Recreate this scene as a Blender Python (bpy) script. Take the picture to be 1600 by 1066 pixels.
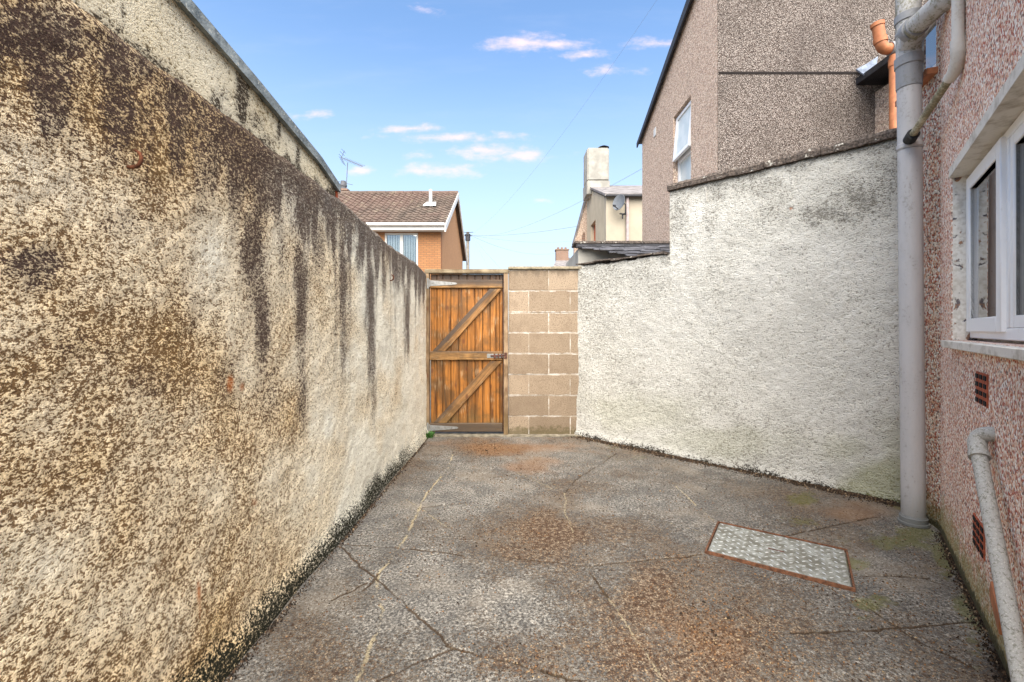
import bpy, bmesh, math, random
import numpy as np
from mathutils import Vector, Matrix
random.seed(7)
RS = np.random.RandomState(7)
for o in list(bpy.data.objects): bpy.data.objects.remove(o)
sc = bpy.context.scene
COL = sc.collection

# ------------------------------------------------------------------ camera
F = 690.0; HX = 800.0; HY = 516.0; E = 1.12          # focal length in photo pixels, horizon, eye height
cam = bpy.data.cameras.new('camera'); camo = bpy.data.objects.new('camera', cam); COL.objects.link(camo)
camo.location = (0, 0, E); camo.rotation_euler = (math.radians(90), 0, 0)
cam.sensor_fit = 'HORIZONTAL'; cam.sensor_width = 36; cam.lens = 36*F/1600
cam.shift_y = -(533-HY)/1600; cam.clip_start = 0.02; cam.clip_end = 3000
sc.camera = camo
def at(px, py, Y): return Vector(((px-HX)/F*Y, Y, E-(py-HY)/F*Y))
def gnd(px, py):
    Y = E*F/(py-HY); return Vector(((px-HX)/F*Y, Y, 0))

# ------------------------------------------------------------------ light
SUN_EL, SUN_AZ = math.radians(50), math.radians(178)   # azimuth clockwise from +Y
sd = Vector((math.sin(SUN_AZ)*math.cos(SUN_EL), math.cos(SUN_AZ)*math.cos(SUN_EL), math.sin(SUN_EL)))
sun = bpy.data.lights.new('sun', 'SUN'); suno = bpy.data.objects.new('sun', sun); COL.objects.link(suno)
sun.energy = 2.7; sun.angle = math.radians(80); sun.color = (1.0, 0.91, 0.78)
suno.rotation_euler = sd.to_track_quat('Z', 'Y').to_euler(); suno.location = (0, -5, 20)
sc.view_settings.view_transform = 'Standard'; sc.view_settings.look = 'None'
sc.view_settings.exposure = 2.20; sc.view_settings.gamma = 1; sc.view_settings.use_curve_mapping = False
SKY_STRENGTH = 0.063

# ------------------------------------------------------------------ node helper
class NT:
    def __init__(s, tree): s.t = tree; s.n = tree.nodes; s.l = tree.links
    def new(s, kind, **kw):
        n = s.n.new(kind)
        for k, v in kw.items(): setattr(n, k, v)
        return n
    def put(s, sock, v):
        if isinstance(v, bpy.types.NodeSocket): s.l.new(v, sock)
        elif v is not None:
            if isinstance(v, (tuple, list)) and sock.type == 'RGBA' and len(v) == 3: v = (*v, 1)
            sock.default_value = v
    def math(s, op, a, b=None, c=None, clamp=False):
        n = s.new('ShaderNodeMath', operation=op, use_clamp=clamp)
        s.put(n.inputs[0], a); s.put(n.inputs[1], b); s.put(n.inputs[2], c); return n.outputs[0]
    def vmath(s, op, a, b=None):
        n = s.new('ShaderNodeVectorMath', operation=op); s.put(n.inputs[0], a); s.put(n.inputs[1], b)
        return n.outputs['Value'] if op in ('LENGTH', 'DOT_PRODUCT') else n.outputs[0]
    def mix(s, f, a, b, mode='MIX'):
        n = s.new('ShaderNodeMix', data_type='RGBA', blend_type=mode)
        s.put(n.inputs[0], f); s.put(n.inputs[6], a); s.put(n.inputs[7], b); return n.outputs[2]
    def noise(s, vec, scale, detail=3, rough=.5, dist=0, out=0):
        n = s.new('ShaderNodeTexNoise'); s.put(n.inputs['Vector'], vec); n.inputs['Scale'].default_value = scale
        n.inputs['Detail'].default_value = detail; n.inputs['Roughness'].default_value = rough
        n.inputs['Distortion'].default_value = dist; return n.outputs[out]
    def voro(s, vec, scale, feature='F1', rnd=1.0):
        n = s.new('ShaderNodeTexVoronoi', feature=feature); s.put(n.inputs['Vector'], vec)
        n.inputs['Scale'].default_value = scale; n.inputs['Randomness'].default_value = rnd; return n
    def ramp(s, fac, stops, interp='LINEAR'):
        n = s.new('ShaderNodeValToRGB'); cr = n.color_ramp; cr.interpolation = interp
        while len(cr.elements) > 1: cr.elements.remove(cr.elements[0])
        for i, (p, c) in enumerate(stops):
            if not isinstance(c, (tuple, list)): c = (c, c, c)
            e = cr.elements[0] if i == 0 else cr.elements.new(p)
            e.position = p; e.color = (*c[:3], 1)
        s.put(n.inputs[0], fac); return n.outputs[0]
    def smooth(s, v, lo, hi):
        n = s.new('ShaderNodeMapRange', interpolation_type='SMOOTHSTEP'); s.put(n.inputs[0], v)
        n.inputs[1].default_value = lo; n.inputs[2].default_value = hi; return n.outputs[0]
    def attr(s, name): return s.new('ShaderNodeAttribute', attribute_name=name).outputs['Fac']
    def geo(s, w='Position'): return s.new('ShaderNodeNewGeometry').outputs[w]
    def obj(s): return s.new('ShaderNodeTexCoord').outputs['Object']
    def sep(s, v):
        n = s.new('ShaderNodeSeparateXYZ'); s.put(n.inputs[0], v); return n.outputs
    def comb(s, x, y, z):
        n = s.new('ShaderNodeCombineXYZ'); s.put(n.inputs[0], x); s.put(n.inputs[1], y); s.put(n.inputs[2], z); return n.outputs[0]
    def scale(s, v, x, y, z): return s.vmath('MULTIPLY', v, (x, y, z))
    def bump(s, h, dist, strength=1.0, normal=None):
        n = s.new('ShaderNodeBump'); n.inputs['Strength'].default_value = strength; n.inputs['Distance'].default_value = dist
        s.put(n.inputs['Height'], h)
        if normal is not None: s.put(n.inputs['Normal'], normal)
        return n.outputs[0]
def mat(name, fn, rough=.8, metal=0, spec=.3):
    m = bpy.data.materials.new(name); m.use_nodes = True; t = NT(m.node_tree)
    b = m.node_tree.nodes['Principled BSDF']
    b.inputs['Roughness'].default_value = rough; b.inputs['Metallic'].default_value = metal
    b.inputs['Specular IOR Level'].default_value = spec
    r = fn(t)
    if not isinstance(r, tuple): r = (r,)
    t.put(b.inputs['Base Color'], r[0])
    if len(r) > 1 and r[1] is not None: t.put(b.inputs['Normal'], r[1])
    if len(r) > 2 and r[2] is not None: t.put(b.inputs['Roughness'], r[2])
    return m

# ------------------------------------------------------------------ sky
w = bpy.data.worlds.new('World'); sc.world = w; w.use_nodes = True
t = NT(w.node_tree); bg = w.node_tree.nodes['Background']
sky = t.new('ShaderNodeTexSky', sky_type='NISHITA', sun_disc=False)
sky.sun_elevation = SUN_EL; sky.sun_rotation = SUN_AZ; sky.altitude = 0; sky.air_density = 1.0; sky.dust_density = 1.0; sky.ozone_density = 1.0
dv = t.new('ShaderNodeTexCoord').outputs['Generated']
sx, sy, sz = t.sep(dv)
ysafe = t.math('MAXIMUM', sy, 0.05)
cu = t.math('DIVIDE', sx, ysafe); cv = t.math('DIVIDE', sz, ysafe)
wob = t.noise(t.comb(t.math('MULTIPLY', cu, 1.0), t.math('MULTIPLY', cv, 2.2), 0), 16, 5, .62)
mask = None
for (cx, cy, rx, ry, st) in [(815,66,62,15,1.1),(870,70,60,10,.95),(912,86,42,9,.85),(1032,68,50,9,.85),(945,110,26,9,.5),(988,110,26,6,.45),
        (672,15,34,8,.6),(478,180,34,8,.75),(640,201,50,8,1),(715,215,95,9,.75),(765,236,75,13,1),(815,243,55,11,.9),(688,267,60,12,1.05),
        (565,267,22,8,.75),(845,313,22,6,.4),(655,240,25,7,.6),(420,330,60,8,.4),(1250,-60,160,20,.8),(300,-120,150,22,.8),(760,-140,90,16,.7)]:
    p = t.comb(t.math('DIVIDE', t.math('SUBTRACT', cu, (cx-HX)/F), rx*1.3/F), t.math('DIVIDE', t.math('SUBTRACT', cv, (HY-cy)/F), ry*1.25/F), 0)
    d = t.math('MULTIPLY', t.math('SUBTRACT', 1.0, t.vmath('LENGTH', p)), st)
    mask = d if mask is None else t.math('MAXIMUM', mask, d)
mask = t.math('ADD', mask, t.math('MULTIPLY', t.math('SUBTRACT', wob, .5), 2.3))
mask = t.smooth(mask, 0.0, 1.3)
mask = t.math('MULTIPLY', mask, t.math('GREATER_THAN', sy, 0.06))
wisp = t.smooth(t.noise(t.comb(cu, t.math('MULTIPLY', cv, 5.0), 3.0), 3.0, 6, .6), .45, .9)
skyc = t.mix(1.0, sky.outputs[0], (0.92, 1.07, 1.16), 'MULTIPLY')
hsv = t.new('ShaderNodeHueSaturation'); hsv.inputs['Saturation'].default_value = 1.0; hsv.inputs['Value'].default_value = 1.0; t.put(hsv.inputs['Color'], skyc)
skyc = t.mix(t.math('MULTIPLY', wisp, .12), hsv.outputs[0], (3.6, 3.7, 4.1))
skyc = t.mix(t.math('MULTIPLY', t.smooth(sz, .60, .0), .88), skyc, (2.95, 3.40, 3.95))
skyc = t.mix(t.math('MULTIPLY', mask, .92), skyc, (4.3, 3.55, 3.95))
t.put(bg.inputs[0], skyc); bg.inputs[1].default_value = SKY_STRENGTH

# ------------------------------------------------------------------ numpy noise
_P = RS.rand(512, 512)
def vn(x, y):
    xi = np.floor(x).astype(int); yi = np.floor(y).astype(int); fx = x-xi; fy = y-yi
    fx = fx*fx*(3-2*fx); fy = fy*fy*(3-2*fy)
    g = lambda a, b: _P[a % 512, b % 512]
    return (g(xi, yi)*(1-fx)+g(xi+1, yi)*fx)*(1-fy)+(g(xi, yi+1)*(1-fx)+g(xi+1, yi+1)*fx)*fy
def fbm(x, y, o=4):
    s = 0; a = .5; tot = 0
    for i in range(o):
        s = s+a*vn(x*2**i+37.7*i, y*2**i+11.3*i); tot += a; a *= .55
    return s/tot
def sst(x, a, b):
    k = np.clip((x-a)/(b-a), 0, 1); return k*k*(3-2*k)
def pix(P):      # world points -> photo pixels, used only to lay the stains out on their surfaces
    Y = np.maximum(P[:, 1], .3); return HX+P[:, 0]/Y*F, HY-(P[:, 2]-E)/Y*F
def blobs(px, py, L, nz):
    m = np.zeros_like(px)
    for (cx, cy, rx, ry, s) in L:
        d = np.sqrt(((px-cx)/rx)**2+((py-cy)/ry)**2)
        m = np.maximum(m, s*sst(1.45-d+(nz-.5)*1.9, 0, 1.25))
    return m
def polydist(px, py, pts):
    d = np.full(px.shape, 1e9)
    for (x0, y0), (x1, y1) in zip(pts[:-1], pts[1:]):
        dx, dy = x1-x0, y1-y0; k = np.clip(((px-x0)*dx+(py-y0)*dy)/(dx*dx+dy*dy+1e-12), 0, 1)
        d = np.minimum(d, np.hypot(px-x0-k*dx, py-y0-k*dy))
    return d

# ------------------------------------------------------------------ mesh helpers
def props(o, label=None, cat=None, group=None, kind=None):
    if label: o['label'] = label
    if cat: o['category'] = cat
    if group: o['group'] = group
    if kind: o['kind'] = kind
    return o
def thing(name, label, cat, loc=(0, 0, 0), group=None):
    o = bpy.data.objects.new(name, None); COL.objects.link(o); o.location = loc; o.empty_display_size = .1
    return props(o, label, cat, group)
def link(name, me, m, parent=None, smooth=False):
    o = bpy.data.objects.new(name, me); COL.objects.link(o)
    for mm in (m if isinstance(m, (list, tuple)) else [m]): me.materials.append(mm)
    if smooth: me.polygons.foreach_set('use_smooth', [True]*len(me.polygons))
    if parent is not None:
        o.parent = parent; L = Vector((0, 0, 0)); p = parent
        while p: L += p.location; p = p.parent
        o.location = -L
        if o.location.length > 1e-9: pass
    return o
def rel(o, base):   # give a mesh (built in world coordinates) its own origin
    off = Vector(base); o.data.transform(Matrix.Translation(-off)); o.location = o.location+off
    return o
class BM:
    def __init__(s): s.b = bmesh.new()
    def box(s, x0, x1, y0, y1, z0, z1, bev=0, M=None):
        vs = [s.b.verts.new(c) for c in [(x0,y0,z0),(x1,y0,z0),(x1,y1,z0),(x0,y1,z0),(x0,y0,z1),(x1,y0,z1),(x1,y1,z1),(x0,y1,z1)]]
        fs = [s.b.faces.new([vs[i] for i in f]) for f in [(0,3,2,1),(4,5,6,7),(0,1,5,4),(1,2,6,5),(2,3,7,6),(3,0,4,7)]]
        if bev:
            r = bmesh.ops.bevel(s.b, geom=list({e for f in fs for e in f.edges}), offset=bev, segments=2, affect='EDGES', clamp_overlap=True)
            vs = list({v for f in r['faces'] for v in f.verts} | {v for v in vs if v.is_valid})
        if M is not None: bmesh.ops.transform(s.b, matrix=M, verts=[v for v in vs if v.is_valid])
        return s
    def prism(s, pts, off, bev=0):     # polygon (3D points) extruded by a vector
        off = Vector(off); a = [s.b.verts.new(p) for p in pts]; b = [s.b.verts.new(Vector(p)+off) for p in pts]
        n = len(pts); fs = [s.b.faces.new(a[::-1]), s.b.faces.new(b)]
        for i in range(n): fs.append(s.b.faces.new((a[i], a[(i+1) % n], b[(i+1) % n], b[i])))
        if bev: bmesh.ops.bevel(s.b, geom=list({e for f in fs for e in f.edges}), offset=bev, segments=1, affect='EDGES', clamp_overlap=True)
        return s
    def quad(s, *p): s.b.faces.new([s.b.verts.new(q) for q in p]); return s
    def tube(s, path, r, n=20, caps=True):
        path = [Vector(p) for p in path]; rs = r if isinstance(r, (list, tuple)) else [r]*len(path)
        rings = []; up = None
        for i, p in enumerate(path):
            d = (path[min(i+1, len(path)-1)]-path[max(i-1, 0)]).normalized()
            if up is None:
                up = Vector((0, 0, 1)) if abs(d.z) < .9 else Vector((1, 0, 0))
            u = d.cross(up).normalized(); v = u.cross(d).normalized(); up = v
            rings.append([s.b.verts.new(p+rs[i]*(math.cos(a)*u+math.sin(a)*v)) for a in [2*math.pi*k/n for k in range(n)]])
        for a, b in zip(rings[:-1], rings[1:]):
            for k in range(n): s.b.faces.new((a[k], a[(k+1) % n], b[(k+1) % n], b[k]))
        if caps: s.b.faces.new(rings[0][::-1]); s.b.faces.new(rings[-1])
        return s
    def build(s, name, m, parent=None, smooth=False, base=None, auto=False):
        bmesh.ops.recalc_face_normals(s.b, faces=s.b.faces)
        me = bpy.data.meshes.new(name); s.b.to_mesh(me); s.b.free()
        o = link(name, me, m, parent, smooth)
        if smooth and auto:
            me.set_sharp_from_angle(angle=math.radians(40))
        if base is not None: rel(o, base)
        return o
def arc(a, c, b, n=8):   # smooth bend from a to b round corner c
    a, b, c = Vector(a), Vector(b), Vector(c)
    return [(1-k)**2*a+2*k*(1-k)*c+k*k*b for k in [i/n for i in range(n+1)]]
def gridmesh(name, P, nu, nv, extra_v=None, extra_f=None, attrs=None):
    """P: (nu*nv,3) points; builds quads, optional extra closing verts/faces"""
    i = np.arange(nu-1)[:, None]*nv+np.arange(nv-1)[None, :]
    q = np.stack([i, i+nv, i+nv+1, i+1], -1).reshape(-1, 4)
    V = P
    if extra_v is not None:
        V = np.vstack([P, extra_v]); q = np.vstack([q, np.array(extra_f)])
    me = bpy.data.meshes.new(name)
    me.vertices.add(len(V)); me.vertices.foreach_set('co', V.astype(np.float32).ravel())
    me.loops.add(q.size); me.loops.foreach_set('vertex_index', q.astype(np.int32).ravel())
    me.polygons.add(len(q)); me.polygons.foreach_set('loop_start', (np.arange(len(q))*4).astype(np.int32))
    me.polygons.foreach_set('loop_total', np.full(len(q), 4, np.int32))
    me.update(calc_edges=True)
    for k, a in (attrs or {}).items():
        a = np.concatenate([a, np.full(len(V)-len(a), float(np.mean(a)))]) if len(a) < len(V) else a
        at_ = me.attributes.new(k, 'FLOAT', 'POINT'); at_.data.foreach_set('value', a.astype(np.float32))
    return me
def wallgrid(name, p0, p1, thick_dir, us, nz, z0, top, disp, attrs_fn, thick=.2):
    """rendered wall: dense uneven face from p0 to p1, a top, two ends and a back"""
    p0, p1 = np.array(p0, float), np.array(p1, float); L = np.linalg.norm(p1-p0); d = (p1-p0)/L; td = np.array(thick_dir, float)
    nu = len(us); vs = np.linspace(0, 1, nz)
    U = np.repeat(us, nz); T = np.repeat(top(us), nz); V = np.tile(vs, nu)
    Z = z0+V*(T-z0)
    D = disp(U, Z, T)
    X = p0[0]+d[0]*U+td[0]*D; Y = p0[1]+d[1]*U+td[1]*D
    P = np.stack([X, Y, Z], -1)
    A = attrs_fn(P, U, Z, T)
    # rows: front top -> back top -> back bottom
    ti = np.arange(nu)*nz+nz-1; bi = np.arange(nu)*nz
    tp = P[ti]; b1 = tp.copy(); b1[:, 0] = p0[0]+d[0]*us+td[0]*thick; b1[:, 1] = p0[1]+d[1]*us+td[1]*thick
    b2 = b1.copy(); b2[:, 2] = z0
    n0 = len(P); n1 = n0+nu; ff = []
    for i in range(nu-1):
        ff.append((ti[i], ti[i+1], n0+i+1, n0+i)); ff.append((n0+i, n0+i+1, n1+i+1, n1+i))
    # ends
    ev = [b1, b2]
    for (c, rev) in ((0, False), (nu-1, True)):
        f = (bi[c], ti[c], n0+c, n1+c); ff.append(f if not rev else f[::-1])
    return gridmesh(name, P, nu, nz, np.vstack(ev), ff, A), P

g2 = lambda y: E-((400+.2814*y)-HY)/F*4.712
# ------------------------------------------------------------------ materials
def roughcast(base, tan, pit0, pit, dark, moss, scale, bump, pitlo=.38, pithi=.55, dstr=1.0, lichen=None):
    def fn(t):
        p = t.geo()
        n1 = t.noise(t.scale(p, 1, 1, 1.6), scale, 4, .62, .0)
        n2 = t.noise(p, scale*2.2, 2, .5)
        n0 = t.noise(t.scale(p, 1, 1, 1.5), scale*.45, 2, .5)
        n3 = t.noise(p, 2.2, 5, .6); n4 = t.noise(p, 9, 4, .6)
        h = t.math('ADD', t.math('ADD', t.math('MULTIPLY', n1, .5), t.math('MULTIPLY', n2, .22)), t.math('MULTIPLY', n0, .28))
        h = t.smooth(h, .34, .66)
        tone = t.attr('tone')
        lo = t.math('ADD', t.math('MULTIPLY', t.math('SUBTRACT', n4, .5), .35), t.math('MULTIPLY', t.math('SUBTRACT', tone, .5), .42))
        pf = t.math('SUBTRACT', h, lo)
        pm = t.smooth(pf, pithi, pitlo)     # 1 in pits
        b = t.mix(t.smooth(n3, .35, .65), base, tuple(c*.86 for c in base))
        b = t.mix(tone, b, tan)
        b = t.mix(t.math('MULTIPLY', t.smooth(n2, .5, .8), .3), b, (.88, .84, .72))
        pc_ = t.mix(t.smooth(tone, 0, .75), pit0, pit)
        c = t.mix(t.math('MULTIPLY', pm, .9), b, pc_)
        st = t.attr('stain')
        speck = t.math('ADD', st, t.math('MULTIPLY', t.math('SUBTRACT', .5, h), 1.0))
        s = t.math('MULTIPLY', t.smooth(speck, .14, .80), 1.0*dstr)
        s = t.math('MULTIPLY', s, t.math('SUBTRACT', 1.0, t.math('MULTIPLY', t.smooth(h, .5, 1.0), .40)))
        s2 = t.math('MULTIPLY', st, .60*dstr)
        c = t.mix(t.math('MAXIMUM', s, s2), c, dark)
        ms = t.attr('moss')
        m = t.smooth(t.math('ADD', ms, t.math('MULTIPLY', t.math('SUBTRACT', .5, h), 1.1)), .35, .9)
        c = t.mix(m, c, moss)
        if lichen:
            g = t.attr('green'); c = t.mix(t.math('MULTIPLY', g, .55), c, lichen)
        rs = t.attr('rust'); c = t.mix(t.math('MULTIPLY', rs, .9), c, (.42, .12, .02))
        return c, t.bump(h, bump, 1.0)
    return fn
M_left = mat('old_cream_roughcast', roughcast((.93,.88,.73), (.93,.68,.36), (.37,.28,.155), (.13,.056,.010), (.070,.044,.036), (.016,.016,.009), 135, .006, .30, .52, .93), .95, spec=.15)
M_upper = mat('cream_render', roughcast((.80,.72,.54), (.66,.54,.33), (.40,.32,.18), (.26,.19,.09), (.06,.045,.03), (.02,.02,.012), 110, .004, .25, .5), .95, spec=.15)
M_white = mat('white_roughcast', roughcast((.76,.745,.69), (.64,.625,.565), (.47,.45,.40), (.40,.38,.33), (.16,.148,.125), (.022,.016,.010), 92, .010, .28, .46, .75, (.30,.31,.12)), .95, spec=.15)
def pebbledash(scale, cols, mortar, bump, algae=None, big=.15):
    def fn(t):
        p = t.geo()
        v = t.voro(p, scale); cell = t.sep(v.outputs['Color'])
        v2 = t.voro(p, scale*1.9)
        c = t.ramp(cell[0], cols, 'CONSTANT')
        c = t.mix(t.math('MULTIPLY', t.smooth(t.sep(v2.outputs['Color'])[1], .55, .9), .4), c, (.75, .66, .60))
        d = v.outputs['Distance']
        edge = t.smooth(d, .62, .95)
        c = t.mix(edge, c, mortar)
        n = t.noise(p, 1.6, 5, .65); n2 = t.noise(t.scale(p, 1, 1, .35), 5, 4, .6)
        c = t.mix(t.math('MULTIPLY', t.smooth(n, .42, .68), big), c, tuple(m*.8 for m in mortar))
        c = t.mix(t.math('MULTIPLY', t.smooth(n2, .5, .75), big*.6), c, tuple(m*.9 for m in mortar))
        if algae:
            z = t.sep(p)[2]
            a = t.math('ADD', t.smooth(z, .42, -.02), t.math('MULTIPLY', t.math('SUBTRACT', t.noise(p, 14, 4, .6), .5), 1.2))
            c = t.mix(t.math('MULTIPLY', t.smooth(a, .3, 1.0), .75), c, algae)
            b = t.math('ADD', t.smooth(z, .10, .0), t.math('MULTIPLY', t.math('SUBTRACT', t.noise(p, 30, 3, .6), .5), 1.0))
            c = t.mix(t.math('MULTIPLY', t.smooth(b, .45, .8), .85), c, (.03, .03, .012))
        h = t.math('SUBTRACT', 1.0, t.smooth(d, .1, .8))
        return c, t.bump(h, bump)
    return fn
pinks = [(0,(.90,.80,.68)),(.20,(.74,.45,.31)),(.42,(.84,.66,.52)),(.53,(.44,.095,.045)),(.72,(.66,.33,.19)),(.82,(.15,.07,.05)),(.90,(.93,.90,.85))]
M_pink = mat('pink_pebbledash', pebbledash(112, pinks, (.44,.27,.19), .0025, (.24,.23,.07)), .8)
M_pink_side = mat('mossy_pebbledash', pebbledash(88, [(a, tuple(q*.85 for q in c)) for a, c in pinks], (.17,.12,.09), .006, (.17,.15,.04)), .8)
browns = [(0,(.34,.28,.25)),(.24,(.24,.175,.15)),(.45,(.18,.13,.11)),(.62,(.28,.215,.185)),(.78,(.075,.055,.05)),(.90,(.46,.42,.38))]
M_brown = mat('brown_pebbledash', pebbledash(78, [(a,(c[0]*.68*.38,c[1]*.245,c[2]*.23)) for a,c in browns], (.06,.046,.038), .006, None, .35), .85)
M_brown_pale = mat('light_brown_pebbledash', pebbledash(78, [(a, (c[0]*1.85, c[1]*1.70, c[2]*1.45)) for a, c in browns], (.37,.29,.215), .003, None, .08), .85)  # paler dash; the building's front is stained darker

def simple(name, col, rough=.6, metal=0, var=.15, sc_=8, spec=.3, bump=0):
    def fn(t):
        n = t.noise(t.geo(), sc_, 5, .6)
        c = t.mix(t.smooth(n, .3, .7), tuple(min(1, c*(1+var)) for c in col), tuple(c*(1-var) for c in col))
        return (c, t.bump(t.noise(t.geo(), sc_*12, 3), bump)) if bump else c
    return mat(name, fn, rough, metal, spec=spec)
def ground_fn(t):
    p = t.geo()
    n1 = t.noise(p, 84, 5, .85); n2 = t.noise(p, 130, 3, .7); n3 = t.noise(p, 6, 5, .65); n4 = t.noise(p, 25, 4, .65); n5 = t.noise(p, 2.0, 4, .6)
    c = t.ramp(n1, [(.36, (.013,.011,.010)), (.45, (.075,.069,.061)), (.53, (.20,.187,.165)), (.63, (.50,.465,.40))])
    c = t.mix(t.math('MULTIPLY', t.smooth(n3, .40, .62), .50), c, (.065, .063, .060))
    c = t.mix(t.math('MULTIPLY', t.smooth(n5, .50, .66), .45), c, (.25, .215, .17))
    lit = t.attr('litter')
    a = t.math('ADD', lit, t.math('MULTIPLY', t.math('SUBTRACT', n4, .5), .9))
    ng = t.noise(p, 105, 4, .85)
    grit = t.smooth(t.math('ADD', a, t.math('MULTIPLY', t.math('SUBTRACT', ng, .5), 4.0)), .36, .90)
    gritc = t.ramp(n2, [(.3, (.035,.016,.008)), (.46, (.11,.062,.034)), (.55, (.23,.165,.105)), (.66, (.46,.37,.25))])
    c = t.mix(t.math('MULTIPLY', grit, .8), c, gritc)
    dk = t.smooth(t.math('ADD', t.math('MULTIPLY', lit, .42), t.math('MULTIPLY', t.math('SUBTRACT', t.noise(p, 42, 6, .85), .5), 3.0)), .34, .56)
    c = t.mix(t.math('MULTIPLY', dk, .88), c, (.045, .022, .012))
    sp = t.math('GREATER_THAN', n2, .70)
    c = t.mix(t.math('MULTIPLY', sp, .6), c, (.42, .36, .28))
    gr = t.attr('green')
    c = t.mix(t.math('MULTIPLY', t.smooth(t.math('ADD', gr, t.math('MULTIPLY', t.math('SUBTRACT', n4, .5), 1.2)), .35, .8), .55), c, (.13, .13, .03))
    oc = t.attr('ochre'); c = t.mix(t.math('MULTIPLY', oc, .6), c, (.24, .115, .045))
    lc = t.attr('pale_crack')
    c = t.mix(t.math('MULTIPLY', t.smooth(t.math('ADD', lc, t.math('MULTIPLY', t.math('SUBTRACT', n1, .5), 2.6)), .35, .9), .85), c, (.36, .30, .19))
    dc = t.attr('dark_crack')
    c = t.mix(t.math('MULTIPLY', t.smooth(dc, .3, .7), .88), c, (.055, .035, .02))
    ed = t.attr('edge')
    c = t.mix(t.smooth(t.math('ADD', ed, t.math('MULTIPLY', t.math('SUBTRACT', n1, .5), 1.2)), .4, .75), c, (.045, .03, .018))
    h = t.math('ADD', t.math('MULTIPLY', n1, .6), t.math('MULTIPLY', grit, .35))
    return c, t.bump(h, .007, 1.0)
M_ground = mat('weathered_concrete', ground_fn, .9, spec=.2)
def wood_fn(base, dark, grainscale=1.0, vertical=True):
    def fn(t):
        p = t.geo(); oi = t.new('ShaderNodeObjectInfo').outputs['Random']
        rnd = t.new('ShaderNodeNewGeometry').outputs['Random Per Island']
        sc_ = (14, 14, .9) if vertical else (.9, 14, 14)
        if vertical == 'diag': 
            mp = t.new('ShaderNodeMapping'); t.put(mp.inputs['Vector'], p); mp.inputs['Rotation'].default_value = (0, math.radians(48), 0); p2 = mp.outputs[0]; sc_ = (.9, 14, 14)
        else: p2 = p
        q = t.vmath('ADD', t.scale(p2, *sc_), t.comb(t.math('MULTIPLY', rnd, 31.0), 0, t.math('MULTIPLY', rnd, 17.0)))
        g = t.noise(q, 2.2*grainscale, 6, .65, .6); g2 = t.noise(q, 9, 3, .6)
        big = t.noise(p, 5, 4, .6); z = t.sep(p)[2]
        c = t.ramp(g, [(.33, dark), (.50, base), (.62, tuple(min(1, c*1.45) for c in base)), (.8, tuple(min(1, c*1.1) for c in base))])
        c = t.mix(t.math('MULTIPLY', t.smooth(rnd, .2, .9), .35), c, tuple(q*.62 for q in base))
        c = t.mix(t.math('MULTIPLY', t.smooth(big, .42, .64), .7), c, (.085, .045, .016))
        wear = t.smooth(t.math('MULTIPLY', g2, t.noise(p, 7, 3)), .30, .40)
        c = t.mix(t.math('MULTIPLY', wear, .5), c, (.40, .29, .17))
        kn = t.voro(t.scale(p, 1, 1, .55), 9); kd = t.smooth(kn.outputs['Distance'], .19, .07)
        c = t.mix(t.math('MULTIPLY', kd, .7), c, (.10, .03, .012))
        low = t.math('ADD', t.smooth(z, .42, .02), t.math('MULTIPLY', t.math('SUBTRACT', big, .5), 1.1))
        c = t.mix(t.math('MULTIPLY', t.smooth(low, .35, .9), .55), c, (.13, .085, .03))
        dk = t.attr('weather_shade')  # weathering plus painted shade in the board grooves
        c = t.mix(t.math('MULTIPLY', t.smooth(t.math('ADD', dk, t.math('MULTIPLY', t.math('SUBTRACT', g, .5), 1.5)), .35, .7), .85), c, (.055, .042, .034))
        return c, t.bump(g, .004)
    return fn
M_board = mat('orange_stained_boards', wood_fn((.26,.10,.017), (.04,.013,.004)), .6)
M_rail = mat('orange_stained_rail', wood_fn((.31,.165,.055), (.07,.032,.012), 1, False), .65)
M_brace = mat('orange_stained_brace', wood_fn((.27,.135,.045), (.055,.026,.011), 1, 'diag'), .65)
M_post = mat('weathered_post', wood_fn((.27,.185,.11), (.13,.085,.045)), .8)
M_headwood = mat('weathered_head_beam', wood_fn((.26,.21,.135), (.12,.085,.05), 1, False), .85)
M_galv = simple('galvanised_steel', (.27,.27,.26), .6, .5, .2, 30)
M_rust = simple('rusty_iron', (.13,.045,.02), .85, 0, .5, 60, bump=.002)
M_rustd = simple('dark_rusty_iron', (.085,.035,.025), .7, .2, .5, 60, bump=.001)
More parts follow.
